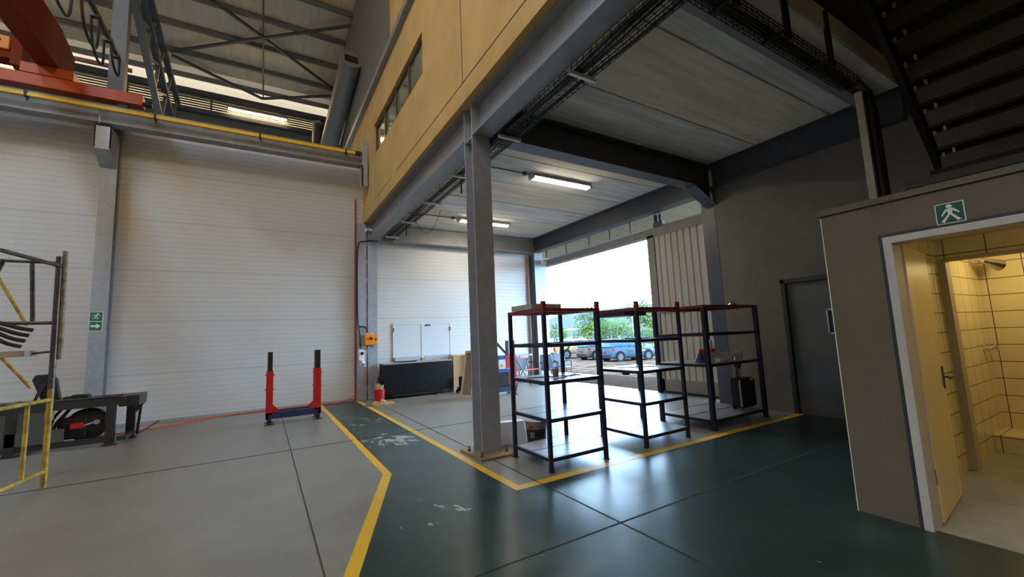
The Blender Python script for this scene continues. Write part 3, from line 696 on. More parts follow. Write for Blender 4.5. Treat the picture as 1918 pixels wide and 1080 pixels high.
# ---- fluorescent fittings
def fitting(name, label, c, L_, m, axis='x', group=None, drop=.0):
    t_ = thing(name, label, 'lamp', c, 0, group)
    b = MB(); b.prism([(-L_/2, -.09, -.07), (-L_/2, .09, -.07), (-L_/2, .06, 0), (-L_/2, -.06, 0)], (L_, 0, 0)); b.build('housing', M['fitting'], t_)
    for y in (-.045, .045):
        b = MB(); b.cyl((-L_/2+.04, y, -.09), (L_/2-.04, y, -.09), .019, n=10); b.build('tube', m, t_)
    for x in (-L_/2+.03, L_/2-.03):
        b = MB(); b.box(x-.03, -.085, -.115, x+.03, .085, -.07); b.build('end_cap', M['fitting'], t_)
    return t_
fitting('fluorescent_light', 'lit twin-tube light on the bay soffit, nearer the dark cross beam', (5.52, 6.88, 4.90), 1.62, M['tube'], group='lights on the bay soffit')
fitting('fluorescent_light', 'lit twin-tube light on the bay soffit, passing behind the lone column', (5.43, 10.4, 4.90), 1.66, M['tube'], group='lights on the bay soffit')
fitting('fluorescent_light', 'lit tube lamp on the louvred wall right of the lattice', (-.37, 19.02, 11.12), 2.15, M['tubehall'], group='lamps on the louvred wall')
fitting('fluorescent_light', 'lit tube lamp on the louvred wall behind the red crane', (-6.9, 19.02, 11.08), 2.15, M['tubehall'], group='lamps on the louvred wall')
for (y, x1, lab) in ((6.88, 4.69, 'conduit feeding the nearer bay light along the soffit'), (10.4, 4.57, 'conduit feeding the farther bay light along the soffit')):
    cd = thing('light_conduit', 'thin dark '+lab, 'conduit', group='conduits to the bay lights')
    b = MB(); b.cyl((3.0, y, 4.875), (x1, y, 4.875), .012, n=8); b.build('conduit_pipe', M['steeldark'], cd)
    b = MB(); b.cyl((x1-.12, y, 4.84), (x1-.12, y, 4.9), .045, n=12); b.build('junction_box', M['steeldark'], cd)
# thin stray cable hung between tray and soffit
b = MB(); pts = [(3.0+.9*s, 9.3+.6*s, 4.36-.32*math.sin(s*PI)+.52*s*s) for s in [i/14 for i in range(15)]]; b.tube(pts, .006, 6)
tag(b.build('slack_cable', M['black'], smooth=True), 'thin slack cable drooping from the mesh tray to the soffit', 'cable')

# ---- mesh cable trays
def mesh_tray(t_, a, b_, width, along, m, step=.1):
    """wire basket from a to b_ (scalars along axis), returns wires in one mesh"""
    w = MB(); (c0, z0) = along[1:]
    def P(s, t__, z): return (t__, s, z) if along[0] == 'y' else (s, t__, z)
    n = 6
    for i in range(n+1): w.bar(P(a, c0+width*i/n, z0), P(b_, c0+width*i/n, z0), .007, .007)
    for e in (0, width):
        for z in (.045, .09): w.bar(P(a, c0+e, z0+z), P(b_, c0+e, z0+z), .007, .007)
    k = int((b_-a)/step)
    for i in range(k+1):
        s = a+i*step
        w.bar(P(s, c0, z0), P(s, c0+width, z0), .006, .006)
        for e in (0, width): w.bar(P(s, c0+e, z0), P(s, c0+e, z0+.10), .006, .006, up=(1, 0, 0))
    return w.build('wire_basket', m, t_)
t1 = thing('mesh_cable_tray', 'long black mesh cable tray hung along the mezzanine edge beam', 'cable tray')
mesh_tray(t1, 0.2, 11.6, .27, ('y', 2.79, 4.34), M['black'], .1)
for i, (x, r) in enumerate(((2.82, .018), (2.86, .016), (2.90, .014), (3.03, .016))):
    b = MB(); pts = [(x+.012*math.sin(y*2.1+i), y, 4.36+.008*math.sin(y*3+i)) for y in [.2+.4*j for j in range(29)]]; b.tube(pts, r, 7); b.build('laid_cable', M['black'], t1, smooth=True)
for y in (1.6, 3.17, 4.73, 6.3, 7.85, 9.4, 10.95):
    b = MB(); b.box(2.74, y-.02, 4.295, 3.10, y+.02, 4.335); bo = b.build('support_bracket', mat('bright_strut', (.62, .62, .60), rough=.45, metal=.2) if 'strut' not in M else M['strut'], t1)
    M.setdefault('strut', bpy.data.materials['bright_strut'])
    b = MB()
    for x in (2.77, 3.08): b.cyl((x, y, 4.335), (x, y, 4.9), .006, n=6)
    b.build('hanger_rod', M['steeldark'], bo)
for i, y in enumerate((6.9, 10.4)):
    cd = thing('hanging_conduit', ('black conduit bend dropping from the soffit to the tray, nearer the lone column', 'black conduit bend dropping from the soffit to the tray, nearer the white wall')[i], 'conduit', group='conduit bends at the tray')
    b = MB(); b.tube([(3.14, y, 4.25), (3.14, y, 4.68)]+[(3.14+.15*math.sin(a), y+.0, 4.68+.15*(1-math.cos(a))) for a in [PI/2*j/6 for j in range(1, 7)]]+[(3.5, y, 4.83), (3.56, y, 4.9)], .017, 8); b.build('bent_pipe', M['black'], cd, smooth=True)
t2_ = thing('mesh_cable_tray', 'dark mesh cable tray crossing under the mezzanine edge near the stair', 'cable tray')
mesh_tray(t2_, 2.95, 6.55, .20, ('x', 1.93, 4.58), M['black'], .1)
for i in range(4):
    b = MB(); pts = [(x, 1.985+.03*i+.008*math.sin(x*4+i), 4.605+.006*i) for x in [2.95+.3*j for j in range(13)]]; b.tube(pts, .017, 7); b.build('laid_cable', M['black'], t2_, smooth=True)
for x in (2.80, 3.65, 4.57, 5.54):
    b = MB(); b.box(x-.035, 1.845, 4.45, x+.035, 1.885, 5.15); b.box(x-.02, 1.885, 4.555, x+.02, 2.12, 4.575); b.build('tray_hanger', M['blackpaint'], t2_)

# ---- staircase seen from below
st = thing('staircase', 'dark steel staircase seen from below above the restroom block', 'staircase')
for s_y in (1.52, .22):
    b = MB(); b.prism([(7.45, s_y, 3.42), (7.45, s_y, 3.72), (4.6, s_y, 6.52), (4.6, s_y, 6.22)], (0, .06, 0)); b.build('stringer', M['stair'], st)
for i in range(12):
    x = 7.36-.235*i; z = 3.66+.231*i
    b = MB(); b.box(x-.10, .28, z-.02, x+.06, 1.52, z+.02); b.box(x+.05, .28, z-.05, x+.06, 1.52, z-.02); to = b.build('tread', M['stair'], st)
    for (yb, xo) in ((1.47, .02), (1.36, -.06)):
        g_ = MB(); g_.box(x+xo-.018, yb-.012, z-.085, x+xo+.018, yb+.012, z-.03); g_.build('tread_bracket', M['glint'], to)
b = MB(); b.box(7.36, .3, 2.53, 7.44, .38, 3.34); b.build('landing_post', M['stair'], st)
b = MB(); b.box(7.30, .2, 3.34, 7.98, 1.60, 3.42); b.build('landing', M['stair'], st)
b = MB(); b.bar((7.28, .2, 3.30), (7.28, 1.85, 3.30), .05, .1); b.build('landing_beam', mat('landing_edge_steel', (.10, .095, .085), rough=.5), st)
b = MB((7.1, 1.1, 2.5)); b.cyl((6.75, 1.05, 3.05), (7.15, 1.0, 2.462), .014, n=8)
tag(b.build('white_rod', M['labelwhite']), 'slim white rod leaning on top of the restroom block', 'rod')
b = MB((7.3, 1.95, 0)); b.cyl((7.85, 1.95, 0.0), (7.85, 1.95, 3.35), .03, n=10)
tag(b.build('red_pipe', M['pipered']), 'dull red pipe behind the restroom block below the stair', 'pipe')

# ================================================================== SIGNS, BOXES, SERVICES
def fig(b, pts, z=.0): pass
sg = thing('exit_sign', 'green emergency exit sign with running man and arrow on the crane column', 'sign', (-2.985, 11.82, 0))
b = MB(); b.box(-.105, -.006, 2.02, .105, 0, 2.415); b.build('sign_plate', M['signwhite'], sg)
b = MB(); b.box(-.095, -.009, 2.222, .095, -.006, 2.405); b.box(-.095, -.009, 2.03, .095, -.006, 2.207); b.build('green_field', M['signgreen'], sg)
def poly2(b, pts, cx, cz, s, y0=-.012, th=.003):
    b.prism([(cx+x*s, y0, cz+z*s) for x, z in pts], (0, th, 0))
b = MB(); s = .0017; cx, cz = 0, 2.312
k = 12; poly2(b, [(14+9*math.cos(2*PI*i/k), 34+9*math.sin(2*PI*i/k)) for i in range(k)], cx, cz, s)
poly2(b, [(-6, 26), (8, 24), (6, -4), (-10, -2)], cx, cz, s)
poly2(b, [(6, 22), (26, 10), (36, 16), (33, 20), (26, 17), (10, 28)], cx, cz, s)
poly2(b, [(-6, 26), (-26, 20), (-32, 4), (-27, 3), (-22, 15), (-6, 16)], cx, cz, s)
poly2(b, [(6, -2), (20, -10), (16, -34), (10, -34), (12, -14), (-6, -6)], cx, cz, s)
poly2(b, [(-10, 0), (-16, -16), (-38, -16), (-38, -22), (-12, -24), (0, -6)], cx, cz, s)
b.build('running_man', M['signwhite'], sg)
b = MB(); poly2(b, [(-38, 10), (2, 10), (2, 26), (40, 0), (2, -26), (2, -10), (-38, -10)], 0, 2.118, .0020); b.build('arrow', M['signwhite'], sg)

ws = thing('pedestrian_sign', 'green walking-person sign above the restroom doorway', 'sign', (4.24, .862, 0))
def wbox(b, y0, z0, y1, z1, x0, x1): b.box(x0, y0, z0, x1, y1, z1)
b = MB(); wbox(b, -.075, 2.222, .075, 2.372, -.006, 0); b.build('sign_plate', M['signwhite'], ws)
b = MB(); wbox(b, -.069, 2.228, .069, 2.366, -.009, -.006); b.build('green_field', M['signdark'], ws)
def polyx(b, pts, cy, cz, s): b.prism([(-.012, cy-x*s, cz+z*s) for x, z in pts], (.003, 0, 0))
b = MB(); s = .00148; cz = 2.297
polyx(b, [(11*math.cos(2*PI*i/14), 33+9*math.sin(2*PI*i/14)) for i in range(14)], 0, cz, s)
polyx(b, [(-10, 23), (12, 23), (8, -4), (-6, -4)], 0, cz, s)
polyx(b, [(-10, 22), (-16, 18), (-32, -10), (-27, -12), (-10, 10)], 0, cz, s)
polyx(b, [(12, 23), (18, 18), (34, -2), (30, -6), (12, 10)], 0, cz, s)
polyx(b, [(-6, -4), (3, -4), (-22, -44), (-34, -40)], 0, cz, s)
polyx(b, [(-1, -4), (8, -4), (36, -38), (24, -43)], 0, cz, s)
b.build('walking_person', M['signwhite'], ws)

ob = thing('switch_box', 'orange electrical box with rotary switch on the slotted column', 'switch box', (2.55, 11.93, 1.47))
b = MB(); b.box(-.165, -.14, 0, .165, 0, .29); b.build('enclosure', M['orange'], ob, bevel=.008)
b = MB(); b.cyl((-.02, -.14, .18), (-.02, -.165, .18), .035, n=16); b.bar((-.045, -.175, .21), (.01, -.175, .14), .022, .022); b.build('rotary_handle', M['black'], ob)
b = MB(); b.cyl((.11, -.14, .15), (.11, -.16, .15), .025, n=14); b.build('push_button', M['black'], ob)
b = MB(); b.box(-.12, -.10, .29, -.08, -.05, .325); b.cyl((.03, -.07, .29), (.03, -.07, .32), .03, n=12); b.build('cable_gland', M['labelwhite'], ob)
iw = thing('isolator_socket', 'white isolator switch with plug on the slotted column below the orange box', 'socket', (2.31, 11.93, 1.0))
b = MB(); b.box(-.08, -.08, .06, .07, 0, .36); b.build('casing', M['white'], iw, bevel=.012)
b = MB(); b.cyl((0, -.08, .25), (0, -.10, .25), .045, n=18); b.build('dial', M['black'], iw)
b = MB(); b.cyl((.0, -.07, .07), (.05, -.10, -.03), .045, n=16); b.cyl((.05, -.10, -.03), (.06, -.11, -.10), .038, .03, n=16); b.build('plug', M['white'], iw)
b = MB(); b.cyl((.055, -.105, -.03), (.058, -.107, -.06), .045, n=16); b.build('plug_band', M['blue'], iw)
def pipe(name, lab, cat, pts, r, m):
    b = MB(pts[0]); b.tube(pts, r, 8); return tag(b.build(name, m, smooth=True), lab, cat)
def smoothpath(P, n=8):
    P = [Vector(p) for p in P]; out = []
    for i in range(len(P)-1):
        p0, p1, p2, p3 = P[max(i-1, 0)], P[i], P[i+1], P[min(i+2, len(P)-1)]
        for j in range(n):
            t_ = j/n; out.append(.5*((2*p1)+(p2-p0)*t_+(2*p0-5*p1+4*p2-p3)*t_*t_+(3*p1-p0-3*p2+p3)*t_**3))
    out.append(P[-1]); return out
pipe('power_cable', 'orange-red cable hanging from the white plug down to the floor', 'cable', smoothpath([(2.37, 11.82, .90), (2.36, 11.80, .6), (2.2, 11.78, .25), (1.9, 11.82, .05), (1.6, 11.88, .012)]), .014, M['hose'])
pipe('air_hose', 'long orange-red hose lying on the floor along the white panel wall', 'hose', smoothpath([(1.58, 11.9, .014), (.9, 11.95, .014), (.1, 11.92, .014), (-.9, 11.75, .014), (-1.6, 11.3, .014), (-2.2, 10.95, .014), (-2.8, 10.9, .014)]), .016, M['hose'])
pipe('riser_pipe', 'thin dull red pipe running up the white panel wall by the slotted column', 'pipe', [(2.165, 12.02, 0.0), (2.165, 12.02, 5.6)], .022, M['pipered'])
pipe('supply_cable', 'black cable running down the slotted column to the orange box', 'cable', smoothpath([(2.75, 11.86, 4.40), (2.4, 11.86, 4.36), (2.22, 11.9, 4.2), (2.20, 11.905, 3.0), (2.215, 11.905, 2.1), (2.28, 11.905, 1.98), (2.40, 11.9, 1.97), (2.45, 11.87, 1.85), (2.45, 11.86, 1.79)]), .018, M['black'])
pipe('supply_cable', 'second black cable running down the slotted column to the white isolator', 'cable', smoothpath([(2.19, 11.89, 4.1), (2.185, 11.905, 3.0), (2.2, 11.905, 2.2), (2.26, 11.905, 1.8), (2.28, 11.9, 1.37)]), .014, M['black'])
pipe('link_cable', 'short red cable looping between the white isolator and the orange box', 'cable', smoothpath([(2.33, 11.86, 1.38), (2.38, 11.83, 1.36), (2.45, 11.83, 1.38), (2.47, 11.86, 1.47)]), .012, M['hose'])
cb = thing('cable_camera', 'small white camera unit on the slotted column under the edge beam', 'camera')
b = MB(); b.box(2.43, 11.80, 4.66, 2.58, 11.92, 4.73); b.cyl((2.40, 11.78, 4.68), (2.52, 11.85, 4.70), .045, n=12); b.build('camera_body', M['white'], cb)

# ================================================================== STEEL RACKS
def tube_leg(x, y, z1, m, w=.045): b = MB(); b.box(x-w/2, y-w/2, 0, x+w/2, y+w/2, z1); return b
def rack(label, x0, x1, y0, y1, levels, top, boards, leg_w=.042, red_rail=True, post_up=.08, topboard=True, partial_top=None):
    """x0..x1, y0..y1: centre lines of the legs"""
    o = ((x0+x1)/2, (y0+y1)/2, 0)
    t_ = thing('steel_rack', label, 'rack', o, 0, 'three empty steel racks in a row')
    def bld(b, n, m, **k):
        b.o = Vector(o); return b.build(n, m, t_, **k)
    for (x, y, up) in ((x0, y0, post_up), (x1, y0, post_up), (x0, y1, 0), (x1, y1, 0)):
        b = tube_leg(x, y, top+up, None, leg_w); b.m = 1
        b.box(x-leg_w/2-.001, y-leg_w/2-.001, top-.05, x+leg_w/2+.001, y+leg_w/2+.001, top+up+.001); b.m = 0
        b.box(x-leg_w*.75, y-leg_w*.75, 0, x+leg_w*.75, y+leg_w*.75, .008)
        bld(b, 'leg', [M['racknavy'], M['rackred']])
    for i, z in enumerate(levels):
        s = .042; b = MB()
        b.box(x0, y0-.016, z-s, x1, y0+.016, z); b.box(x0, y1-.016, z-s, x1, y1+.016, z)
        b.box(x0-.016, y0, z-s, x0+.016, y1, z); b.box(x1-.016, y0, z-s, x1+.016, y1, z)
        b.box(x0, (y0+y1)/2-.015, z-s, x1, (y0+y1)/2+.015, z)
        so = bld(b, 'shelf_frame', M['racknavy'] if z < top-.1 else M['rackred'])
        if boards[i]:
            b = MB(); ym = (y0+y1)/2
            for a, c in ((y0+.02, ym-.02), (ym+.02, y1-.02)): b.box(x0+.02, a, z-.012, x1-.02, c, z)
            b.o = Vector(o); b.build('shelf_board', M['rackboard'], t_)
    return t_, bld
R1, bl = rack('leftmost steel rack next to the lone column, mug on its middle shelf', 2.825, 3.662, 3.995, 4.77, (.155, .585, 1.01, 1.44, 1.86), 1.86, (1, 1, 1, 0, 0))
b = MB(); b.m = 0; b.box(2.80, 4.2, 1.865, 3.25, 4.68, 1.93); bl(b, 'top_board', M['cratetop'])
b = MB(); b.bar((2.85, 4.05, 1.02), (3.30, 4.70, 1.02), .012, .012); b.bar((2.95, 4.03, 1.02), (3.6, 4.40, 1.02), .012, .012); b.bar((2.85, 4.45, 1.02), (3.5, 4.20, 1.02), .012, .012); bl(b, 'loose_rod', M['racknavy'])
b = MB(); b.box(3.0, 4.33, .06, 3.07, 4.42, .115); b.box(3.0, 4.33, .92, 3.07, 4.42, .97); bl(b, 'fixing_lug', M['black'])
R2, bl = rack('middle steel rack of the three, in front of the parked cars', 4.405, 5.268, 4.015, 4.85, (.15, .58, 1.005, 1.43, 1.87), 1.87, (1, 1, 1, 0, 0))
b = MB(); b.box(4.36, 4.2, 1.765, 4.8, 4.82, 1.825); bl(b, 'top_board', M['blackpaint'])
b = MB(); b.bar((4.5, 4.1, 1.02), (5.1, 4.75, 1.02), .012, .012); b.bar((4.45, 4.5, 1.02), (5.0, 4.25, 1.02), .012, .012); bl(b, 'loose_rod', M['racknavy'])
b = MB(); b.box(4.55, 4.40, .065, 4.62, 4.5, .11); b.box(4.5, 4.38, .92, 4.57, 4.46, .965); bl(b, 'fixing_lug', M['black'])
b = MB(); b.box(4.6, 4.3, 1.435, 4.95, 4.45, 1.45); bl(b, 'loose_plate', M['blackpaint'])
R3, bl = rack('wide steel rack by the grey wall with red top and clutter', 5.875, 7.31, 4.01, 4.955, (.15, .985, 1.46, 1.905), 1.905, (1, 1, 0, 1), leg_w=.062, post_up=.0)

b = MB((3.30, 4.46, 1.0105)); b.lathe([(.0, 0), (.034, 0), (.038, .01), (.043, .09), (.040, .09), (.036, .015), (.0, .012)], (3.30, 4.46, 1.0105), n=20)
mg = tag(b.build('mug', M['mug'], smooth=True), 'grey-brown stoneware mug on the leftmost rack', 'mug')
b = MB((3.30, 4.46, 1.0105)); b.tube([(3.262, 4.46, 1.085), (3.235, 4.46, 1.08), (3.225, 4.46, 1.055), (3.24, 4.46, 1.033), (3.264, 4.46, 1.03)], .006, 8); b.build('handle', M['mug'], mg, smooth=True)

# clutter on the wide rack
def jar(name, lab, cat, c, prof, m, n=18):
    b = MB(c); b.lathe(prof, c, n=n); return tag(b.build(name, m, smooth=True), lab, cat)
z0 = .9855
jar('red_tape_roll', 'lower of two stacked red rolls on the wide rack', 'tape roll', (6.40, 4.45, z0), [(0, 0), (.10, 0), (.10, .10), (0, .10)], M['red'])
jar('red_tape_roll', 'upper of two stacked red rolls on the wide rack', 'tape roll', (6.42, 4.45, z0+.101), [(0, 0), (.085, 0), (.085, .10), (0, .10)], M['red'])
bt = thing('plastic_bottle', 'clear bottle with red label standing on the wide rack', 'bottle', (6.72, 4.50, z0))
b = MB(); b.lathe([(0, 0), (.052, 0), (.055, .02), (.055, .20), (.03, .28), (.018, .31), (.018, .34), (0, .34)], n=18); b.build('body', M['clearplastic'], bt, smooth=True)
b = MB(); b.lathe([(.0565, .13), (.0565, .20)], n=18); b.build('wrapper', M['red'], bt, smooth=True)
b = MB(); b.lathe([(0, .34), (.02, .34), (.02, .36), (0, .36)], n=14); b.build('cap', M['white'], bt)
pb = MB((6.66, 4.22, z0)); bm_ = bmesh.new(); bmesh.ops.create_icosphere(bm_, subdivisions=3, radius=1)
random.seed(3)
vs = []
for v in bm_.verts:
    n_ = 1+.22*math.sin(v.co.x*9+v.co.y*5)+.15*random.random(); vs.append((6.68+v.co.x*.22*n_, 4.30+v.co.y*.13*n_, z0+max(.0, .065+v.co.z*.075*n_)))
pb.add(vs, [[v.index for v in f.verts] for f in bm_.faces]); bm_.free()
tag(pb.build('plastic_bag', M['clearplastic']), 'crumpled clear plastic bag lying on the wide rack', 'bag')
jar('glass_tumbler', 'small clear tumbler at the wall end of the wide rack', 'tumbler', (7.12, 4.25, z0), [(0, 0), (.04, 0), (.06, .13), (.055, .13), (.036, .01), (0, .01)], M['clearplastic'])
jar('steel_cup', 'slim steel cup beside the clear tumbler on the wide rack', 'cup', (6.99, 4.23, z0), [(0, 0), (.03, 0), (.035, .12), (.03, .12), (.025, .01), (0, .01)], M['chrome'])
b = MB((6.95, 4.52, z0)); b.lathe([(0, 0), (.035, 0), (.035, .05), (0, .05)], (6.95, 4.52, z0), n=14); tag(b.build('pink_cap', mat('dusty_pink_plastic', (.5, .22, .2), rough=.5)), 'small dusty pink cap lying on the wide rack', 'cap')
b = MB((6.18, 4.35, z0)); b.hexa([(6.10, 4.3, z0), (6.24, 4.3, z0), (6.24, 4.4, z0), (6.10, 4.4, z0)], [(6.14, 4.32, z0+.15), (6.2, 4.32, z0+.15), (6.2, 4.36, z0+.15), (6.14, 4.36, z0+.15)]); tag(b.build('blue_wedge', mat('violet_blue_plastic', (.10, .12, .40), rough=.4), bevel=.01), 'violet-blue plastic wedge on the wide rack near the middle rack', 'wedge')
b = MB((6.36, 4.16, z0)); b.box(6.32, 4.1, z0, 6.45, 4.2, z0+.06); tag(b.build('white_packet', M['labelwhite'], bevel=.01), 'small white packet on the wide rack by its front post', 'packet')
dm = thing('steel_dome', 'shiny steel dome sitting on top of the wide rack', 'dome', (6.99, 4.20, 1.9055))
b = MB(); b.lathe([(0, 0), (.075, 0), (.072, .03), (.055, .055), (.03, .07), (0, .075)], n=20); b.build('shell', M['chrome'], dm, smooth=True)
cs = thing('trolley_case', 'black wheeled case with raised handle on the wide rack bottom shelf', 'case', (7.10, 4.22, .155))
b = MB(); b.box(-.24, -.11, .03, .20, .13, .52); b.build('shell', M['case'], cs, bevel=.05)
b = MB(); b.box(-.258, -.10, .06, -.238, -.075, .50); b.build('edge_strip', M['glint'], cs, bevel=.006)
b = MB(); b.box(-.08, .02, .52, .0, .07, .775); b.box(-.09, .0, .70, .01, .08, .76); b.build('telescopic_handle', M['blackpaint'], cs, bevel=.006)
b = MB(); b.box(-.075, .012, .53, -.005, .02, .67); b.build('paper_tag', M['labelwhite'], cs)
b = MB(); b.cyl((-.04, -.005, .73), (-.04, .001, .73), .022, n=14); b.build('round_sticker', M['glint'], cs)
b = MB(); b.box(.02, -.115, .475, .12, -.108, .51); b.build('yellow_sticker', M['busyellow'], cs)
for x in (-.18, .14):
    b = MB(); b.lathe([(0, -.02), (.03, -.02), (.03, .02), (0, .02)], (x, .08, .03), 'y', 14); b.build('wheel', M['tyre'], cs)

# paint bucket + white carton behind the leftmost rack
bk = thing('paint_bucket', 'dark grey paint bucket standing on the floor behind the leftmost rack', 'bucket', (3.43, 5.18, 0))
b = MB(); b.lathe([(0, 0), (.135, 0), (.155, .30), (.15, .30), (0, .29)], n=26); b.m = 1; b.lathe([(.151, .215), (.157, .30)], n=26)
b.build('body', [M['blackpaint'], mat('olive_bucket_rim', (.26, .25, .21), rough=.5)], bk, smooth=True)
b = MB(); b.lathe([(0, .30), (.165, .30), (.168, .325), (.15, .33), (0, .33)], n=26); b.build('lid', mat('olive_grey_lid', (.25, .24, .20), rough=.5), bk, smooth=True)
def curved_label(t_, name, m, a0, a1, za, zb, r=.157):
    b = MB(); k = 8
    vs = [(r*math.cos(a0+(a1-a0)*i/k), r*math.sin(a0+(a1-a0)*i/k), z) for z in (za, zb) for i in range(k+1)]
    b.add(vs, [[i, i+1, k+2+i, k+1+i] for i in range(k)]); return b.build(name, m, t_)
A0 = math.atan2(-5.18, -3.43)
curved_label(bk, 'red_label', M['red'], A0-.75, A0-.25, .235, .27)
def text(body, size, loc, rot, name, m, parent=None, align='CENTER'):
    cu = bpy.data.curves.new(name, 'FONT'); cu.body = body; cu.size = size; cu.align_x = align; cu.extrude = .0008
    o_ = bpy.data.objects.new(name, cu); COL.objects.link(o_); o_.location = loc; o_.rotation_euler = rot
    dg = bpy.context.evaluated_depsgraph_get(); dg.update()
    me = bpy.data.meshes.new_from_object(o_.evaluated_get(dg)); me.materials.clear(); me.materials.append(m)
    n_ = bpy.data.objects.new(name, me); COL.objects.link(n_); n_.location = loc; n_.rotation_euler = rot
    if parent: n_.parent = parent
    bpy.data.objects.remove(o_); return n_
ar = A0-.38
text('ILE', .05, (.158*math.cos(ar), .158*math.sin(ar), .145), (PI/2, 0, ar+PI/2), 'lettering', M['labelwhite'], bk)
text('VET', .042, (.157*math.cos(ar), .157*math.sin(ar), .105), (PI/2, 0, ar+PI/2), 'lettering', M['labelwhite'], bk)
b = MB(); b.tube([(.165*math.cos(a), .165*math.sin(a), .27+.06*math.sin(a*2)) for a in [A0+.2+i*.12 for i in range(9)]], .005, 6); b.build('handle', M['glint'], bk)
b = MB((3.1, 5.45, 0)); b.hexa([(2.90, 5.42, 0), (3.33, 5.28, 0), (3.38, 5.42, 0), (2.95, 5.56, 0)], [(2.90, 5.44, .31), (3.30, 5.31, .31), (3.35, 5.44, .31), (2.95, 5.57, .31)])
tag(b.build('white_carton', mat('white_carton_board', (.92, .93, .95), rough=.5), bevel=.004), 'plain white carton on the floor left of the paint bucket', 'carton')

# ================================================================== STANDS (red posts, navy base)
def stand(label, loc, rotz):
    t_ = thing('roller_stand', label, 'stand', loc, rotz, 'red and navy steel stands')
    W, D = 1.0, .36
    b = MB(); b.box(0, 0, .11, W, .05, .24); b.box(0, D-.05, .11, W, D, .24); b.box(0, 0, .11, .05, D, .24); b.box(W-.05, 0, .11, W, D, .24)
    b.box(.03, .04, .205, W-.03, .10, .235); b.build('base_frame', M['navy'], t_, bevel=.004)
    for x in (.06, W-.06):
        for y in (.025, D-.025):
            b = MB(); b.box(x-.035, y-.025, 0, x+.035, y+.025, .12); b.box(x-.08, y-.04, 0, x+.08, y+.04, .012); b.build('foot', M['blackpaint'], t_)
    for x, sx in ((.06, 1), (W-.06, -1)):
        for y in (.03, D-.03):
            b = MB()
            b.box(x-.06, y-.03, .20, x+.06, y+.03, 1.05)
            xi = x+.06*sx
            b.prism([(xi, y-.03, .24), (xi+.12*sx, y-.03, .24), (xi, y-.03, .36)], (0, .008, 0))
            po = b.build('post', M['red'], t_, bevel=.004)
            p2 = MB(); p2.box(x-.043, y-.022, 1.05, x+.043, y+.022, 1.43); p2.build('extension', M['blackpaint'], po)
            p3 = MB()
            for z in (.68, .97): p3.cyl((x-.085, y, z), (x+.085, y, z), .007, n=8)
            p3.build('pin', M['blackpaint'], po)
        b = MB(); b.box(x-.04, .06, .62, x+.04, D-.06, .68); b.build('tie_plate', M['labelwhite'], t_)
    return t_
S1 = stand('red-posted steel stand with navy base in front of the white panel wall', (.075, 9.76, 0), .0)
S2 = dup(S1, (4.83, 9.60, 0), 'red-posted steel stand half hidden behind the lone column', 0.03)
b = MB((5.5, 10.1, .75)); b.bar((5.36, 9.9, 1.42), (5.72, 9.9, 1.05), .05, .05); tag(b.build('steel_strut', M['blackpaint']), 'dark steel strut lying slantwise across the half hidden stand', 'strut')
bx = thing('parts_bin', 'blue and white bin resting on the half hidden stand', 'bin', (5.42, 9.78, .24))
b = MB(); b.box(-.2, -.12, 0, .2, .14, .36); b.build('lower_tray', M['blackpaint'], bx, bevel=.01)
b = MB(); b.box(-.22, -.14, .36, .24, .16, .44); b.build('blue_shelf', M['blue'], bx, bevel=.008)
b = MB(); b.box(-.08, -.1, .46, .12, .1, .78); b.m = 1; b.box(-.082, -.102, .70, .122, .102, .80); b.m = 2; b.box(-.04, -.104, .50, .03, -.1, .58)
b.build('label_box', [M['white'], M['blue'], M['busyellow']], bx)

# ================================================================== BAY CLUTTER BY THE WHITE WALL
cr_ = thing('black_crate', 'large black crate on low castors against the white panel wall', 'crate', (3.76, 11.42, 0))
cw = .97
b = MB(); b.box(-cw, 0, .13, cw, .52, .93); b.build('body', M['crate'], cr_, bevel=.008)
b = MB(); b.box(-cw-.005, -.005, .92, cw+.005, .525, .945); b.build('worn_top', M['cratetop'], cr_)
b = MB(); b.box(-.75, .05, .05, .55, .45, .13); b.build('dolly', M['black'], cr_)
for x in (-.7, .5):
    for y in (.1, .4):
        k = MB(); k.lathe([(0, -.02), (.045, -.02), (.045, .02), (0, .02)], (x, y, .046), 'y', 14); k.build('castor', M['tyre'], cr_)
b = MB(); b.tube(smoothpath([(-cw-.02, .2, .55), (-cw-.10, .15, .45), (-cw-.04, .1, .32), (-cw-.12, .12, .25)]), .018, 7); b.build('cable_stub', M['black'], cr_, smooth=True)
b = MB((3.5, 11.6, .95)); b.tube(smoothpath([(3.05, 11.55, 1.06), (3.12, 11.56, .985), (3.35, 11.6, .965), (3.75, 11.62, .965)]), .02, 7)
tag(b.build('black_hose', M['black'], smooth=True), 'short black hose lying on top of the black crate', 'hose')
b = MB((4.3, 11.6, .945)); b.add([(4.1, 11.5, .95), (4.55, 11.46, .95), (4.6, 11.75, .95), (4.2, 11.8, .95), (4.3, 11.6, 1.0)], [(0, 1, 4), (1, 2, 4), (2, 3, 4), (3, 0, 4), (3, 2, 1, 0)])
tag(b.build('paper_sheet', M['cratetop']), 'crumpled grey paper sheet on top of the black crate', 'paper')
rbk = thing('red_bin', 'red bin stuffed with brown paper on the floor by the black crate', 'bin', (2.63, 11.28, 0))
b = MB(); b.lathe([(0, 0), (.125, 0), (.14, .32), (.13, .32), (.12, .02), (0, .02)], n=22); b.build('body', M['red'], rbk, smooth=True)
random.seed(5)
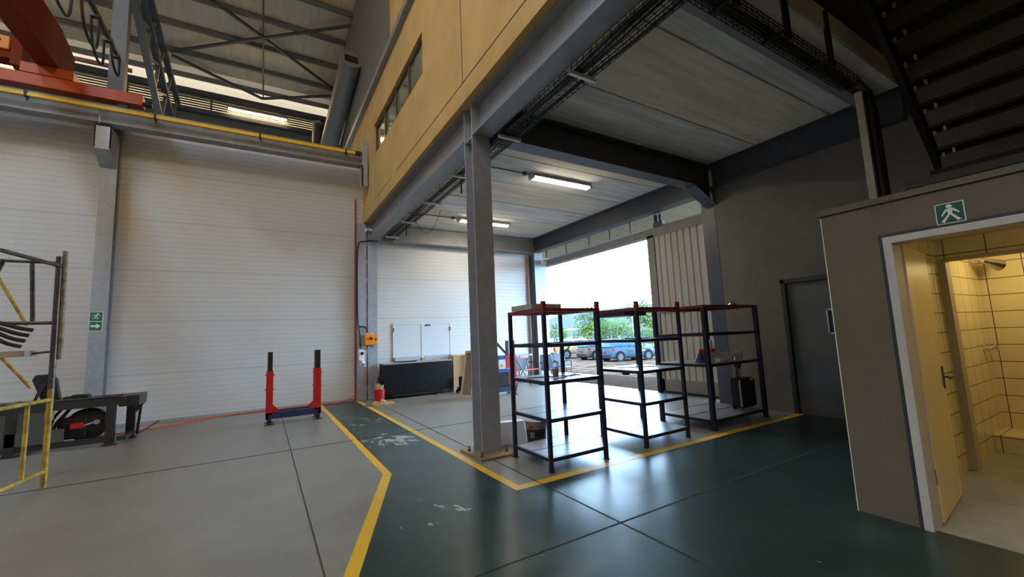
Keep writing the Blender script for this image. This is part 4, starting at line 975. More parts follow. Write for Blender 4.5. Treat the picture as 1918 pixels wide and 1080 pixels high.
for i in range(5):
    a = i*1.3; b = MB(); cx, cy = .06*math.cos(a), .06*math.sin(a); hgt = .40+.05*(i % 3)+(.06 if i == 0 else 0)
    b.add([(cx-.05, cy-.02, .22), (cx+.05, cy+.01, .22), (cx+.06, cy+.03, hgt-.03), (cx, cy-.01, hgt-.07), (cx-.05, cy, hgt), (cx+.01, cy+.03, .3)], [(0, 1, 2, 3), (0, 3, 4), (1, 5, 2), (0, 4, 5), (5, 4, 3), (5, 3, 2), (0, 5, 1)])
    b.build('paper_scrap', M['paper'], rbk)
pp = thing('paper_pile', 'crumpled brown paper lying on the yellow line by the red bin', 'paper', (2.50, 10.72, .003))
for i in range(4):
    a = i*.9; b = MB(); cx = -.25+.17*i; cy = .04*(i % 2); hh = .06+.035*(i % 3)
    b.add([(cx-.13, cy-.1, 0), (cx+.12, cy-.12, 0), (cx+.14, cy+.1, 0), (cx-.1, cy+.12, 0), (cx-.05, cy-.03, hh), (cx+.06, cy+.04, hh*.8)], [(0, 1, 4), (1, 5, 4), (1, 2, 5), (2, 3, 5), (3, 4, 5), (3, 0, 4), (3, 2, 1, 0)])
    b.build('paper_fold', M['paper'] if i else mat('dark_brown_paper', (.16, .10, .06), rough=.7), pp)
wp = thing('timber_frame_panel', 'pale timber-framed panel leaning behind the lone column', 'panel', (4.53, 10.41, 0))
wp.rotation_euler = (0, 0, math.atan2(-.42, .14))
tilt = .25; Hh = 1.2; Lw = .44
def pp_(s, n, z): return (s, n+tilt*z/Hh*.9, z)
def pbar(b, s0, s1, z0_, z1_, n0, n1): b.hexa([pp_(s0, n0, z0_), pp_(s1, n0, z0_), pp_(s1, n1, z0_), pp_(s0, n1, z0_)], [pp_(s0, n0, z1_), pp_(s1, n0, z1_), pp_(s1, n1, z1_), pp_(s0, n1, z1_)])
b = MB(); pbar(b, 0, .06, 0, Hh, 0, .16); pbar(b, Lw-.06, Lw, 0, Hh, 0, .16); pbar(b, .06, Lw-.06, 0, .06, 0, .16); pbar(b, .06, Lw-.06, Hh-.06, Hh, 0, .16); b.build('frame', M['wood'], wp)
b = MB(); pbar(b, .06, Lw-.06, .06, Hh-.06, .03, .05); b.build('infill', M['woodin'], wp)
b = MB(); pbar(b, 0, Lw, 0, Hh, .16, .19); b.build('back_board', M['white'], wp)
b = MB((5.0, 11.7, 0)); b.box(4.83, 11.55, 0, 5.35, 11.95, 1.05)
tag(b.build('cardboard_carton', M['card'], bevel=.006), 'tall tan cardboard carton right of the black crate', 'carton')
b = MB((5.2, 11.5, 0)); b.box(5.25, 11.35, .0, 5.55, 11.53, 1.13); tag(b.build('orange_board', M['orange'], bevel=.02), 'orange board standing between the carton and the timber panel', 'board')
jc = thing('trolley_jack', 'low black trolley jack on the floor beside the black crate', 'jack', (4.95, 11.05, 0))
b = MB(); b.box(-.12, -.2, .05, .12, .25, .16); b.box(-.05, .1, .16, .05, .3, .45); b.build('chassis', M['black'], jc, bevel=.01)
for x in (-.14, .14):
    for y in (-.15, .2):
        k = MB(); k.lathe([(0, -.02), (.05, -.02), (.05, .02), (0, .02)], (x, y, .05), 'x', 14); k.build('wheel', M['tyre'], jc)
tb_ = thing('folding_table', 'grey topped folding table with tub below at the far end of bay', 'table', (6.85, 11.25, 0))
b = MB(); b.box(-.72, -.3, .92, .40, .35, .97); b.build('table_top', mat('grey_table_top', (.32, .34, .38), rough=.4), tb_, bevel=.01)
for s in (-1, 1):
    b = MB(); b.tube([(-.25, .28*s, .92), (.30, .28*s, .02)], .014, 8); b.tube([(.30, .28*s, .92), (-.25, .28*s, .02)], .014, 8); b.build('leg', M['steeldark'], tb_)
b = MB(); b.box(-.3, -.3, .48, .34, .3, .50); b.build('lower_shelf', M['woodin'], tb_)
b = MB(); b.lathe([(0, -.015), (.06, -.015), (.06, .015), (0, .015)], (-.25, -.28, .06), 'y', 16); b.build('wheel', M['tyre'], tb_)
tu = thing('plastic_tub', 'clear plastic tub on the lower shelf of the folding table', 'tub', (6.85, 11.25, .5))
b = MB(); b.hexa([(-.18, -.2, .001), (.22, -.2, .001), (.22, .2, .001), (-.18, .2, .001)], [(-.22, -.24, .36), (.26, -.24, .36), (.26, .24, .36), (-.22, .24, .36)]); b.build('body', M['tub'], tu, bevel=.01)
def chair(label, loc, rz, m):
    t_ = thing('armchair', label, 'chair', loc, rz, 'plastic armchairs at the end of the bay')
    b = MB(); b.box(-.24, -.24, .42, .24, .24, .46); b.build('seat', m, t_, bevel=.015)
    b = MB(); b.hexa([(-.24, .20, .46), (.24, .20, .46), (.24, .24, .46), (-.24, .24, .46)], [(-.20, .32, .90), (.20, .32, .90), (.20, .355, .90), (-.20, .355, .90)]); b.build('backrest', m, t_, bevel=.02)
    for x in (-.22, .22):
        for y in (-.21, .21):
            b = MB(); b.cyl((x, y, .43), (x*1.1, y*1.15, .0), .014, n=8); b.build('leg', M['black'], t_)
        b = MB(); b.tube(smoothpath([(x*1.1, -.20, .42), (x*1.15, -.18, .64), (x*1.15, -.12, .67), (x*1.12, .15, .66), (x, .27, .62)]), .017, 8); b.build('armrest', M['black'], t_, smooth=True)
    return t_
ch1 = chair('blue-grey plastic armchair beside the red chair, nearer the table', (7.86, 10.95, 0), -.35, M['bluegrey'])
ch2 = dup(ch1, (8.58, 11.2, 0), 'blue-grey plastic armchair closest to the open doorway', -.3)
ch3 = chair('red plastic armchair between the folding table and blue-grey chairs', (7.50, 11.60, 0), .25, M['chairred'])

# ================================================================== LEFT: scaffold and machine
sf = thing('scaffold', 'rusty yellow scaffold frame with bare tubes at the left edge', 'scaffold')
SX, SY = -2.2, 7.3
def mtube(t_, name, pts, r, m): b = MB(); b.tube(pts, r, 10); return b.build(name, m, t_, smooth=True)
mtube(sf, 'upright', [(SX, SY, 0), (SX, SY, 1.15)], .03, M['scafyellow'])
mtube(sf, 'upright', [(SX, SY, 1.15), (SX-.02, SY, 2.78)], .03, M['scafbare'])
mtube(sf, 'upright', [(SX+.045, SY+.03, 1.5), (SX+.02, SY+.03, 2.86)], .026, mat('worn_cream_tube', (.42, .36, .24), rough=.5, noise=.8, nscale=18, dark=(.10, .09, .07)))
d_ = Vector((-.10, -.60, 0))   # the frame runs towards the camera and a little left
def along(s, z): return (SX+d_.x*s, SY+d_.y*s, z)
mtube(sf, 'rung', [along(0, .18), along(1.6, .18)], .022, M['scafyellow'])
mtube(sf, 'rung', [along(0, 1.02), along(1.6, 1.02)], .022, M['scafyellow'])
mtube(sf, 'brace', [along(.62, .18), along(.62, 1.02)], .022, M['scafyellow'])
mtube(sf, 'rung', [along(0, 2.66), along(1.6, 2.66)], .022, M['scafbare'])
mtube(sf, 'rung', [(SX, SY, 1.95), (-4.2, SY+.1, 1.97)], .022, M['scafbare'])
mtube(sf, 'rung', [(SX, SY, 2.70), (-4.2, SY+.1, 2.73)], .018, M['scafbare'])
mtube(sf, 'brace', [(-2.46, SY+.02, 2.72), (-2.41, SY+.02, 1.96)], .022, M['scafbare'])
mtube(sf, 'brace', [(-2.56, SY-.35, 2.66), (-2.86, SY-.1, 1.97)], .022, M['scafbare'])
mtube(sf, 'brace', [(-3.1, SY+.55, 2.95), (-2.62, SY+.5, 1.95), (-2.62, SY+.5, 1.94)], .018, M['scafyellow'])
mtube(sf, 'brace', [(-3.05, SY+.5, 1.90), (-2.55, SY+.55, 1.15)], .018, M['scafyellow'])
mtube(sf, 'spigot', [(SX-.19, SY, 1.585), (SX, SY, 1.6)], .014, M['scafbare'])
pk = MB((-3.2, 7.3, 1.57)); pk.box(-4.2, 7.1, 1.55, -2.38, 7.42, 1.62); tag(pk.build('scaffold_plank', M['plank'], bevel=.004), 'pinkish worn plank laid across the scaffold', 'plank')
pk = MB((-3.2, 7.3, 1.62)); pk.cyl((-3.0, 7.25, 1.66), (-2.66, 7.15, 1.665), .035, n=10); tag(pk.build('wooden_peg', M['paper'], smooth=True), 'short wooden peg lying on the scaffold plank', 'peg')
for i in range(4):
    b = MB((-2.9, 7.2, 1.9)); o_ = .045*i
    b.tube(smoothpath([(-3.3-.02*i, 7.0+.03*i, 2.75), (-3.0-.02*i, 7.05, 2.25-o_*.5), (-2.75, 7.15, 2.02-o_), (-2.5-.02*i, 7.18-.02*i, 1.90-o_*1.3), (-2.36-.03*i, 7.2, 1.86-o_*1.4)]), .022, 8)
    tag(b.build('black_hose', M['black'], smooth=True), '%s black hose of the bunch draped over the scaffold rung, counting from above' % ORD[i], 'hose', 'hoses draped on the scaffold')

mcn = thing('conveyor_machine', 'dark low conveyor machine along the wall behind the scaffold', 'machine', (0, 0, 0))
b = MB(); b.box(-5.2, 9.75, .66, -2.02, 9.83, .80); b.box(-5.2, 10.32, .66, -1.98, 10.40, .80); b.box(-2.12, 9.83, .62, -1.85, 10.4, .80); b.box(-5.2, 9.74, .80, -2.1, 9.84, .82); b.build('bed_rail', M['machine'], mcn, bevel=.006)
b = MB(); b.box(-5.2, 9.83, .74, -2.1, 10.32, .765); b.build('bed_plate', M['machinegrey'], mcn)
b = MB()
for i in range(11): b.cyl((-4.9+i*.24, 9.84, .79), (-4.9+i*.24, 10.31, .79), .03, n=10)
b.build('roller', M['machinegrey'], mcn)
for (x, y) in ((-2.2, 9.78), (-2.05, 10.33), (-3.35, 9.78), (-3.35, 10.33), (-4.9, 9.78)):
    b = MB(); b.box(x-.06, y-.04, .03, x+.06, y+.04, .68); b.box(x-.09, y-.06, 0, x+.09, y+.06, .03); b.build('leg', M['machine'], mcn)
b = MB(); b.box(-5.2, 9.76, .06, -2.14, 9.82, .15); b.box(-2.12, 9.8, .06, -2.0, 10.3, .13); b.build('base_rail', M['machine'], mcn)
b = MB(); b.lathe([(0, -.06), (.24, -.06), (.27, -.04), (.27, .04), (.24, .06), (0, .06)], (-2.55, 10.05, .36), 'y', 28); b.build('drive_wheel', M['blackpaint'], mcn, smooth=True)
b = MB(); b.box(-2.9, 9.95, .15, -2.55, 10.2, .50); b.build('gearbox', M['blackpaint'], mcn, bevel=.02)
b = MB(); b.box(-2.72, 9.86, .32, -2.56, 9.95, .41); b.build('red_motor', M['red'], mcn, bevel=.01)
b = MB(); b.cyl((-2.56, 9.9, .36), (-2.42, 9.9, .40), .012, n=8); b.lathe([(0, -.02), (.04, -.02), (.04, .02), (0, .02)], (-2.40, 9.9, .40), 'y', 14); b.build('shaft_coupling', M['glint'], mcn)
b = MB(); b.box(-5.2, 9.76, .15, -2.95, 9.78, .66); b.box(-3.4, 9.74, .16, -2.75, 9.77, .36); b.m = 0; b.build('guard_plate', M['machinegrey'], mcn)
b = MB(); b.box(-2.98, 9.73, .52, -2.88, 9.76, .66); b.build('control_tag', M['glint'], mcn)
b = MB(); b.tube(smoothpath([(-2.95, 9.9, .22), (-2.9, 9.92, .42), (-2.82, 9.95, .55), (-2.75, 9.95, .66)]), .025, 8); b.tube(smoothpath([(-3.0, 9.95, .2), (-2.95, 9.97, .5), (-2.85, 9.97, .66)]), .02, 8); b.build('hydraulic_hose', M['black'], mcn, smooth=True)
b = MB(); b.prism([(-3.15, 10.1, .80), (-2.93, 10.1, .80), (-2.99, 10.1, 1.15), (-3.06, 10.1, 1.24), (-3.24, 10.1, 1.24), (-3.28, 10.1, 1.16)], (0, .1, 0)); b.bar((-3.2, 10.0, .8), (-3.12, 10.05, 1.1), .04, .04); b.build('clamp_arm', M['blackpaint'], mcn, bevel=.012)
b = MB(); b.box(-2.85, 9.95, .80, -2.55, 10.15, .85); b.box(-2.75, 9.95, .85, -2.58, 10.15, .87); b.build('slide_block', M['blackpaint'], mcn)
b = MB(); b.bar((-1.96, 10.36, .06), (-1.92, 10.36, .62), .03, .04); b.prism([(-2.02, 10.35, .62), (-1.86, 10.35, .62), (-2.02, 10.35, .40)], (0, .03, 0)); b.build('end_support', M['machine'], mcn)
b = MB((-1.95, 10.6, 0)); b.bar((-2.0, 10.42, .02), (-1.75, 10.95, .17), .03, .012); tag(b.build('steel_bar', M['blackpaint']), 'short dark steel bar propped beside the conveyor machine end', 'bar')

# ================================================================== RESTROOM FITTINGS
sh = thing('shower_sprayer', 'chrome shower head on the tiled shower wall', 'shower head')
b = MB(); b.cyl((7.42, 1.42, 2.20), (7.42, 1.34, 2.20), .014, n=10); b.tube(smoothpath([(7.42, 1.35, 2.20), (7.46, 1.28, 2.205), (7.5, 1.24, 2.18)]), .014, 8); b.build('arm', M['chrome'], sh, smooth=True)
b = MB(); b.cyl((7.38, 1.30, 2.205), (7.54, 1.20, 2.14), .022, .07, n=18); b.build('rose', M['chrome'], sh, smooth=True)
b = MB(); b.lathe([(0, .0), (.04, .0), (.03, .015), (0, .015)], (7.42, 1.405, 2.20), 'y', 16); b.build('wall_flange', M['chrome'], sh)
for i, x in enumerate((7.42, 7.62)):
    tp = thing('shower_tap', ('left tap on the tiled shower wall', 'tap nearer the corner on the tiled shower wall')[i], 'tap', (x, 1.42, 1.16), 0, 'shower taps')
    b = MB(); b.cyl((0, 0, 0), (0, -.06, 0), .02, n=14); b.lathe([(0, -.012), (.04, -.012), (.034, 0), (0, 0)], (0, 0, 0), 'y', 16); b.build('valve_body', M['chrome'], tp, smooth=True)
    b = MB(); b.bar((-.045, -.07, 0), (.045, -.07, 0), .02, .02); b.bar((0, -.07, -.045), (0, -.07, .045), .02, .02, up=(1, 0, 0)); b.cyl((0, -.06, 0), (0, -.085, 0), .022, n=12); b.build('cross_handle', M['chrome'], tp)

# ================================================================== OUTSIDE
yd = MB(); S = -.65
yd.add([(10.9, 0, -.02), (10.9, 30, -.02), (14.5, 60, S), (14.5, -20, S), (80, -20, S), (80, 60, S)], [(0, 3, 2, 1), (3, 4, 5, 2)])
struct(yd.build('ground_yard', M['yard'], fix=False))
ap = MB(); ap.box(8.62, 2, -.3, 10.95, 16, -.012); struct(ap.build('ground_apron', M['apron']))
vg = MB(); vg.add([(20, 36, -.6), (80, 36, -.6), (110, 130, .2), (10, 130, .2)], [(0, 1, 2, 3)]); struct(vg.build('ground_verge', M['verge'], fix=False))

def wheel(t_, x, y, r=.34, w=.2, out=-1):
    b = MB(); b.lathe([(0, -w/2), (r*.9, -w/2), (r, -w/2+.03), (r, w/2-.03), (r*.9, w/2), (0, w/2)], (x, y, r), 'y', 26); wo = b.build('wheel', M['tyre'], t_, smooth=True)
    yo = y+out*(w/2+.004)
    b = MB(); b.lathe([(.0, -.012), (r*.20, -.012), (r*.22, 0), (0, 0)] if out < 0 else [(0, 0), (r*.22, 0), (r*.2, .012), (0, .012)], (x, yo, r), 'y', 16)
    for i in range(9):
        a = 2*PI*i/9; b.bar((x, yo, r), (x+r*.64*math.cos(a), yo, r+r*.64*math.sin(a)), .012, .06, up=(-math.sin(a), 0, math.cos(a)))
    b.lathe([(r*.60, -.008), (r*.68, -.008), (r*.68, .004), (r*.60, .004)], (x, yo, r), 'y', 26); b.build('rim', M['rim'], wo)
def loft(b, sts):
    """sts: list of (x, [(y,z)...]) closed sections of equal length"""
    n = len(sts[0][1]); vs = [(x, y, z) for x, sec in sts for y, z in sec]
    fs = [[i*n+j, i*n+(j+1) % n, (i+1)*n+(j+1) % n, (i+1)*n+j] for i in range(len(sts)-1) for j in range(n)]
    fs += [list(range(n))[::-1], list(range((len(sts)-1)*n, len(sts)*n))]
    b.add(vs, fs)
def sec(hw, z0, z1, top=.86):
    return [(-hw*.92, z0), (-hw, z0+.10), (-hw, z0+(z1-z0)*.62), (-hw*top-.02, z1-.03), (-hw*top+.06, z1), (hw*top-.06, z1), (hw*top+.02, z1-.03), (hw, z0+(z1-z0)*.62), (hw, z0+.10), (hw*.92, z0)]
def suv(label, loc, rz, paint, decals):
    """local: x forward, y left; origin at the ground under the right rear wheel's outer face"""
    t_ = thing('suv_car', label, 'car', loc, rz, 'parked cars outside')
    cy = .88
    def off(s): return [(y+cy, z) for y, z in s]
    b = MB()
    loft(b, [(-.80, off(sec(.78, .38, .95))), (-.72, off(sec(.85, .24, 1.02))), (0, off(sec(.88, .22, 1.05))), (1.2, off(sec(.89, .22, 1.02))), (2.1, off(sec(.89, .22, 1.0))), (2.75, off(sec(.87, .22, .93))), (3.25, off(sec(.82, .26, .85))), (3.42, off(sec(.72, .34, .70)))])
    bo = b.build('body', paint, t_, smooth=True)
    b = MB()
    loft(b, [(-.74, off(sec(.72, .98, 1.06, .95))), (-.52, off(sec(.70, .98, 1.52, .82))), (.2, off(sec(.72, .98, 1.58, .80))), (1.1, off(sec(.72, .98, 1.55, .80))), (1.55, off(sec(.72, .98, 1.42, .82))), (2.15, off(sec(.74, .96, 1.0, .95)))]); b.build('cabin_glass', M['carglass'], t_, smooth=True)
    b = MB(); loft(b, [(-.66, off(sec(.60, 1.50, 1.56, .92))), (-.4, off(sec(.62, 1.53, 1.63, .9))), (.4, off(sec(.63, 1.55, 1.66, .9))), (1.15, off(sec(.61, 1.50, 1.60, .9))), (1.4, off(sec(.58, 1.46, 1.51, .9)))]); b.build('roof', paint, t_, smooth=True)
    b = MB()
    for sy in (-1, 1):
        for xa, za, xb, zb in ((-.62, 1.02, -.46, 1.54), (.28, 1.02, .30, 1.56), (1.05, 1.02, 1.0, 1.56), (2.0, 1.0, 1.32, 1.5)):
            b.bar((xa, cy+sy*.765, za), (xb, cy+sy*.615, zb), .03, .09, up=(1, 0, 0))
    b.build('pillar', paint, t_)
    b = MB()
    for sy in (-1, 1): b.bar((-.4, cy+sy*.55, 1.70), (1.0, cy+sy*.55, 1.67), .03, .03); b.box(-.4, cy+sy*.55-.015, 1.62, -.36, cy+sy*.55+.015, 1.70); b.box(.96, cy+sy*.55-.015, 1.6, 1.0, cy+sy*.55+.015, 1.68)
    b.build('roof_rail', M['cartrim'], t_)
    b = MB(); b.box(-.84, cy-.74, .28, -.70, cy+.74, .52)
    for sy in (-1, 1): b.box(-.6, cy+sy*.885-.02, .22, 3.1, cy+sy*.885+.02, .36)
    b.build('lower_trim', M['cartrim'], t_, bevel=.02)
    for x in (0, 2.55):
        for sy in (-1, 1):
            b = MB(); b.lathe([(0, -.02), (.42, -.02), (.42, .02), (0, .02)], (x, cy+sy*.885, .36), 'y', 26); b.build('wheel_arch', M['cartrim'], t_)
            wheel(t_, x, cy+sy*.80, .34, .2, sy)
    for sy in (-1, 1):
        b = MB(); b.hexa([(-.83, cy+sy*.40, .80), (-.62, cy+sy*.86, .80), (-.50, cy+sy*.87, .80), (-.78, cy+sy*.40, .80)], [(-.80, cy+sy*.40, .97), (-.60, cy+sy*.83, .97), (-.45, cy+sy*.84, .96), (-.74, cy+sy*.40, .97)]); b.build('tail_light', M['taillight'], t_)
        b = MB(); b.box(-.85, cy+sy*.5-.08, .40, -.83, cy+sy*.5+.08, .44); b.build('reflector', M['taillight'], t_)
        b = MB(); b.box(1.62, cy+sy*.88-.10, 1.0, 1.74, cy+sy*.88+.10, 1.12); b.build('side_mirror', paint, t_, bevel=.02)
        b = MB()
        for x in (.62, 1.55): b.box(x-.1, cy+sy*.895-.012, .84, x+.08, cy+sy*.895+.012, .87)
        b.build('door_handle', paint, t_)
    b = MB(); b.box(-.84, cy-.26, .64, -.815, cy+.26, .77); b.build('number_plate', M['plate'], t_)
    b = MB(); b.box(-.80, cy-.62, 1.06, -.73, cy+.62, 1.09); b.build('tailgate_strip', M['cartrim'], t_)
    if decals:
        y = -.014
        b = MB(); k = 14
        b.prism([(.78+.09*math.cos(2*PI*i/k), y, .72+.09*math.sin(2*PI*i/k)) for i in range(k)], (0, .006, 0)); b.prism([(.72, y, .66), (.84, y, .66), (.78, y, .52)], (0, .006, 0))
        b.box(.92, y, .74, 1.22, y+.006, .80); b.box(.92, y, .66, 1.14, y+.006, .70); b.box(.86, y, .46, 1.26, y+.006, .52); b.build('door_emblem', M['decal'], t_)
        b = MB(); b.prism([(1.45, y, .80), (1.75, y, .74), (1.95, y, .76), (2.0, y, .66), (1.7, y, .62), (1.5, y, .70)], (0, .006, 0)); b.box(2.05, y, .68, 2.25, y+.006, .76); b.build('yellow_badge', M['stripeyellow'], t_)
    return t_
rz = math.atan2(-.146, .989)
suv('silver-blue car nearest the doorway with yellow badge on its door', (22.41, 22.26, S), rz, M['carblue'], True)
suv('silver car parked between the pickup and the silver-blue car', (22.87, 25.38, S), rz, M['carsilver'], False)
pu = thing('pickup_truck', 'white pickup with yellow and black diagonal stripes parked outside', 'truck', (22.76, 28.99, S), rz, 'parked cars outside')
cy = .9
def off(s): return [(y+cy, z) for y, z in s]
b = MB(); loft(b, [(-1.15, off(sec(.86, .50, 1.12, .95))), (0, off(sec(.89, .42, 1.14, .95))), (1.1, off(sec(.90, .40, 1.14, .95))), (2.6, off(sec(.90, .38, 1.14, .93))), (3.6, off(sec(.88, .40, 1.10, .9))), (4.1, off(sec(.80, .48, .98, .88)))]); b.build('body', M['carwhite'], pu, smooth=True)
b = MB(); loft(b, [(.62, off(sec(.78, 1.08, 1.14, .95))), (.75, off(sec(.76, 1.08, 1.70, .86))), (1.6, off(sec(.76, 1.08, 1.76, .84))), (2.3, off(sec(.76, 1.08, 1.70, .84))), (3.0, off(sec(.80, 1.08, 1.12, .94)))]); b.build('cab', M['carwhite'], pu, smooth=True)
b = MB()
for sy in (-1, 1):
    for xa, xb in ((.92, 1.45), (1.55, 2.2)):
        b.hexa([(xa, cy+sy*.775-.02, 1.18), (xb+.12, cy+sy*.775-.02, 1.18), (xb+.12, cy+sy*.775+.012, 1.18), (xa, cy+sy*.775+.012, 1.18)], [(xa+.02, cy+sy*.745-.02, 1.56), (xb, cy+sy*.745-.02, 1.56), (xb, cy+sy*.745+.012, 1.56), (xa+.02, cy+sy*.745+.012, 1.56)])
b.box(.60, cy-.55, 1.2, .74, cy+.55, 1.56); b.build('window', M['carglass'], pu)
for x in (0, 3.05):
    for sy in (-1, 1):
        b = MB(); b.lathe([(0, -.02), (.46, -.02), (.46, .02), (0, .02)], (x, cy+sy*.895, .42), 'y', 26); b.build('wheel_arch', M['cartrim'], pu)
        wheel(pu, x, cy+sy*.82, .38, .22, sy)
for i in range(5):
    x = -1.0+i*.30
    b = MB(); b.prism([(x, -.012, .52), (x+.14, -.012, .52), (x+.44, -.012, 1.10), (x+.30, -.012, 1.10)], (0, .012, 0)); b.build('diagonal_stripe', M['stripeyellow'] if i % 2 == 0 else M['cartrim'], pu)
b = MB()
for i in range(4):
    y = .15+i*.4; b.prism([(-1.17, y, .60), (-1.17, y+.18, .60), (-1.17, y+.38, 1.05), (-1.17, y+.20, 1.05)], (.012, 0, 0))
b.build('tailgate_stripe', M['stripeyellow'], pu)
for sy in (-1, 1):
    b = MB(); b.box(-1.19, cy+sy*.80-.07, .70, -1.10, cy+sy*.80+.07, 1.05); b.build('tail_light', M['taillight'], pu)
b = MB(); b.box(-1.30, cy-.8, .46, -1.14, cy+.8, .60); b.build('bumper', M['cartrim'], pu, bevel=.02)
b = MB(); b.box(1.45, cy-.5, 1.74, 1.62, cy+.5, 1.84); b.build('light_bar', M['cartrim'], pu, bevel=.02)

lp = thing('street_lamp', 'slim pale street lamp post beyond the parked cars', 'street lamp', (40.9, 38, -.6))
b = MB(); b.cyl((0, 0, 0), (0, 0, 8.3), .11, .07, n=10); b.build('post', mat('pale_lamp_post', (.45, .45, .43), rough=.5), lp, smooth=True)
b = MB(); b.cyl((0, 0, 8.3), (-.25, .1, 8.42), .05, n=8); b.box(-.75, -.08, 8.36, -.15, .18, 8.48); b.build('luminaire', M['slideframe'], lp, bevel=.02)
fc = thing('yard_fence', 'dark mesh boundary fence with posts behind the parked cars', 'fence')
for i in range(9):
    x = 24+i*2.72; b = MB(); b.box(x-.06, 35.94, -.6, x+.06, 36.06, 1.72); b.build('post', M['fence'], fc)
b = MB()
for i in range(12): b.bar((23, 36, -.45+i*.16), (46, 36, -.45+i*.16), .008, .008)
for i in range(230): b.bar((23+i*.1, 36, -.45), (23+i*.1, 36, 1.35), .006, .006, up=(1, 0, 0))
b.build('mesh_panel', M['fence'], fc)

def tree(label, x, y, z0, crown, n, leaf, lm, seed, group='trees beyond the fence', cat='tree', name='tree'):
    """crown: list of (dx, dy, z, rx, rz) blobs"""
    rnd = random.Random(seed)
    t_ = thing(name, label, cat, (x, y, z0), 0, group)
    b = MB(); top = max(c[2] for c in crown)
    b.tube([(0, 0, 0), (.05, 0, top*.35), (-.05, .05, top*.7), (0, 0, top)], .07, 7)
    for c in crown: b.tube([(0, 0, top*.3), (c[0]*.5, c[1]*.5, (top*.3+c[2])*.5), (c[0], c[1], c[2])], .035, 6)
    b.build('trunk', M['bark'], t_)
    b = MB(); wts = [c[3]*c[3]*c[4] for c in crown]
    for _ in range(n):
        c = rnd.choices(crown, wts)[0]
        while True:
            p = Vector((rnd.uniform(-1, 1), rnd.uniform(-1, 1), rnd.uniform(-1, 1)))
            if .25 < p.length < 1.08: break
        p = Vector((c[0]+p.x*c[3], c[1]+p.y*c[3], c[2]+p.z*c[4]))
        a = Vector((rnd.gauss(0, 1), rnd.gauss(0, 1), rnd.gauss(0, 1))).normalized(); q_ = a.orthogonal().normalized()
        s = leaf*rnd.uniform(.6, 1.3); b.add([p-a*s, p+q_*s*.45, p+a*s, p-q_*s*.45], [(0, 1, 2, 3)])
    b.build('foliage', lm, t_, fix=False)
    return t_
tree('tall loose tree left of the lamp post, seen over the leftmost rack', 34.4, 38.5, -.5, [(0, 0, 5.3, 1.0, .9), (-1.6, 0, 4.4, 1.1, .9), (.9, 0, 4.2, 1.3, 1.1), (-.6, 0, 3.2, 1.7, 1.1), (1.0, 0, 2.6, 1.7, 1.2), (-1.1, 0, 2.0, 1.4, 1.0), (.4, 0, 1.5, 1.6, .9)], 2600, .17, M['leaf'], 1)
tree('yellow-green low tree in front of the tall loose tree', 33.4, 37.6, -.5, [(0, 0, 2.2, 1.0, 1.0), (.6, 0, 1.4, .9, .8), (-.5, 0, 1.3, .8, .8)], 900, .16, M['leafyellow'], 2)
tree('tall pale tree beside the sliding door edge behind the lamp post', 43.6, 39.5, -.5, [(0, 0, 6.0, 1.4, .9), (-1.0, 0, 5.0, 1.4, 1.0), (1.4, 0, 5.2, 1.5, 1.1), (.5, 0, 4.0, 1.9, 1.0)], 1800, .18, M['leafpale'], 3)
tree('bright yellow-green bush under the tall pale tree', 44.6, 38.3, -.5, [(0, 0, 3.6, 1.5, 1.2), (.6, 0, 2.2, 1.5, 1.2), (-.5, 0, 1.2, 1.6, .9)], 1700, .18, M['leafyellow'], 4)
tree('broad green bush between the two tall trees', 39.2, 40, -.5, [(0, 0, 2.8, 2.0, 1.2), (-1.8, 0, 2.2, 1.6, 1.3), (1.9, 0, 2.4, 1.7, 1.2), (0, 0, 1.3, 2.6, 1.0)], 2600, .18, M['leafpale'], 5)
tree('low pale bush along the fence behind the silver-blue car', 42.0, 37.4, -.5, [(0, 0, 1.4, 1.6, 1.0), (1.6, 0, 1.3, 1.5, 1.0), (-1.4, 0, 1.1, 1.3, .9)], 1500, .15, M['leafpale'], 6)
tree('small young tree behind the white pickup near the corner column', 28.1, 37.5, -.5, [(0, 0, 2.7, .55, .55), (-.7, 0, 2.3, .5, .45), (.8, 0, 2.1, .6, .6), (-.4, 0, 1.7, .6, .4)], 420, .14, M['leaf'], 8)
tree('sparse little tree right of the young tree, behind the fence', 31.0, 40, -.5, [(0, 0, 2.0, .6, .5), (.2, 0, 1.4, .5, .5)], 300, .13, M['leafpale'], 9)
hl = MB(); pr = [(-100, 8), (150, 10), (285, 18), (310, 24.5), (340, 26.5), (380, 31), (470, 38), (600, 46), (760, 40)]
n_ = len(pr); vs = [(x, 400, -8) for x, z in pr]+[(x, 400, z) for x, z in pr]+[(x, 640, z*.7) for x, z in pr]
hl.add(vs, [[i, i+1, n_+i+1, n_+i] for i in range(n_-1)]+[[n_+i, n_+i+1, 2*n_+i+1, 2*n_+i] for i in range(n_-1)])
struct(hl.build('hills', M['hill'], fix=False))
h2 = MB(); pr = [(-60, 2.5), (120, 3), (190, 4.2), (230, 5.5), (270, 5), (330, 6), (420, 6)]
n_ = len(pr); vs = [(x, 200, -8) for x, z in pr]+[(x, 200, z) for x, z in pr]+[(x, 380, z*1.1) for x, z in pr]
h2.add(vs, [[i, i+1, n_+i+1, n_+i] for i in range(n_-1)]+[[n_+i, n_+i+1, 2*n_+i+1, 2*n_+i] for i in range(n_-1)])
struct(h2.build('hills_low', M['hilllow'], fix=False))
ld = MB(); ld.add([(-900, -900, -8.2), (1200, -900, -8.2), (1200, 1200, -8.2), (-900, 1200, -8.2)], [(0, 1, 2, 3)]); struct(ld.build('terrain', M['hilllow'], fix=False))

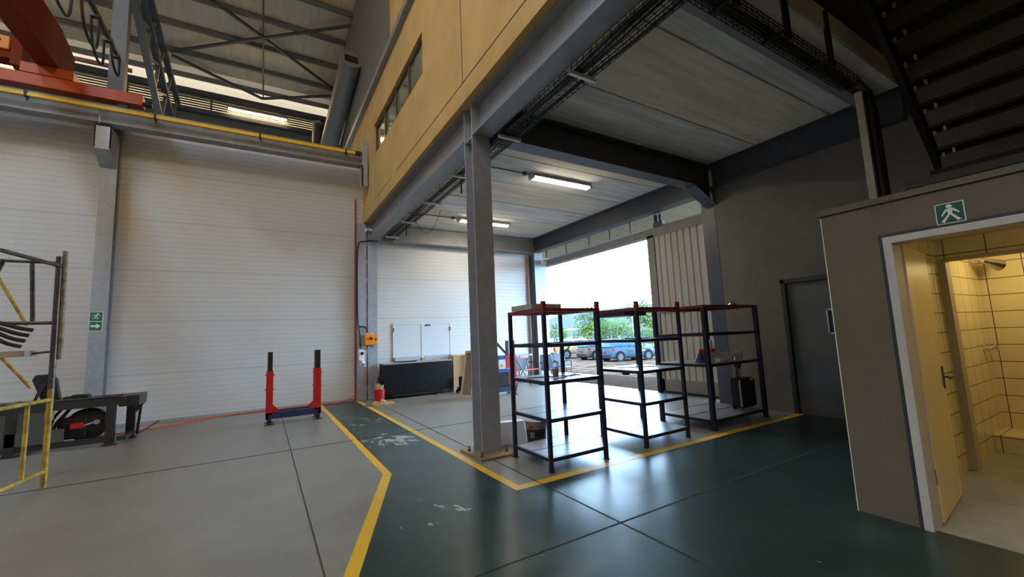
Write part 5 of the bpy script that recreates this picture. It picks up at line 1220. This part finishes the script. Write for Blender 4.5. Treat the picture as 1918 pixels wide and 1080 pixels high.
# ================================================================== LIGHT
w = bpy.data.worlds.new('overcast_sky'); SC.world = w; w.use_nodes = True
bg = w.node_tree.nodes['Background']; bg.inputs['Color'].default_value = (0.47, 0.72, 1.0, 1); bg.inputs['Strength'].default_value = 18.5
def point(name, loc, energy, col, r=.2):
    l = bpy.data.lights.new(name, 'POINT'); l.energy = energy; l.color = col; l.shadow_soft_size = r
    o_ = bpy.data.objects.new(name, l); COL.objects.link(o_); o_.location = loc; return o_
warm = (1.0, .79, .48)
point('high_bay_lamp', (-2.0, 2.6, 10.6), 290, warm, .25)
point('high_bay_lamp', (-8.5, 3.5, 10.6), 255, warm, .25)
point('high_bay_lamp', (-5.0, -3.5, 10.6), 200, warm, .25)
point('shower_lamp', (7.0, .75, 2.25), 15, (1.0, .76, .34), .08)
point('vestibule_lamp', (5.2, -.6, 2.25), 13, (1.0, .76, .34), .08)
for c in ((5.52, 6.88, 4.72), (5.43, 10.4, 4.72)):
    l = bpy.data.lights.new('tube_glow', 'AREA'); l.shape = 'RECTANGLE'; l.size = 1.5; l.size_y = .12; l.energy = 24; l.color = (1, .92, .78)
    o_ = bpy.data.objects.new('tube_glow', l); COL.objects.link(o_); o_.location = c

# ================================================================== CAMERA
cam = bpy.data.cameras.new('camera'); co = bpy.data.objects.new('camera', cam); COL.objects.link(co)
cam.sensor_width = 36; cam.lens = 775.94/1918*36; cam.clip_end = 3000; cam.clip_start = .05
yaw, pit, rol = math.radians(31.08), math.radians(6.52), math.radians(-2.45)
fwd = Vector((math.sin(yaw)*math.cos(pit), math.cos(yaw)*math.cos(pit), math.sin(pit)))
rt = Vector((math.cos(yaw), -math.sin(yaw), 0)); up = rt.cross(fwd)
r_ = rt*math.cos(rol)+up*math.sin(rol); u_ = -rt*math.sin(rol)+up*math.cos(rol)
mw = Matrix((r_, u_, -fwd)).transposed().to_4x4(); mw.translation = Vector((0, 0, 1.55))
co.matrix_world = mw
SC.camera = co
SC.view_settings.view_transform = 'Standard'; SC.view_settings.look = 'None'; SC.view_settings.gamma = 1.0
SC.view_settings.use_curve_mapping = False
SC.view_settings.exposure = 0.25
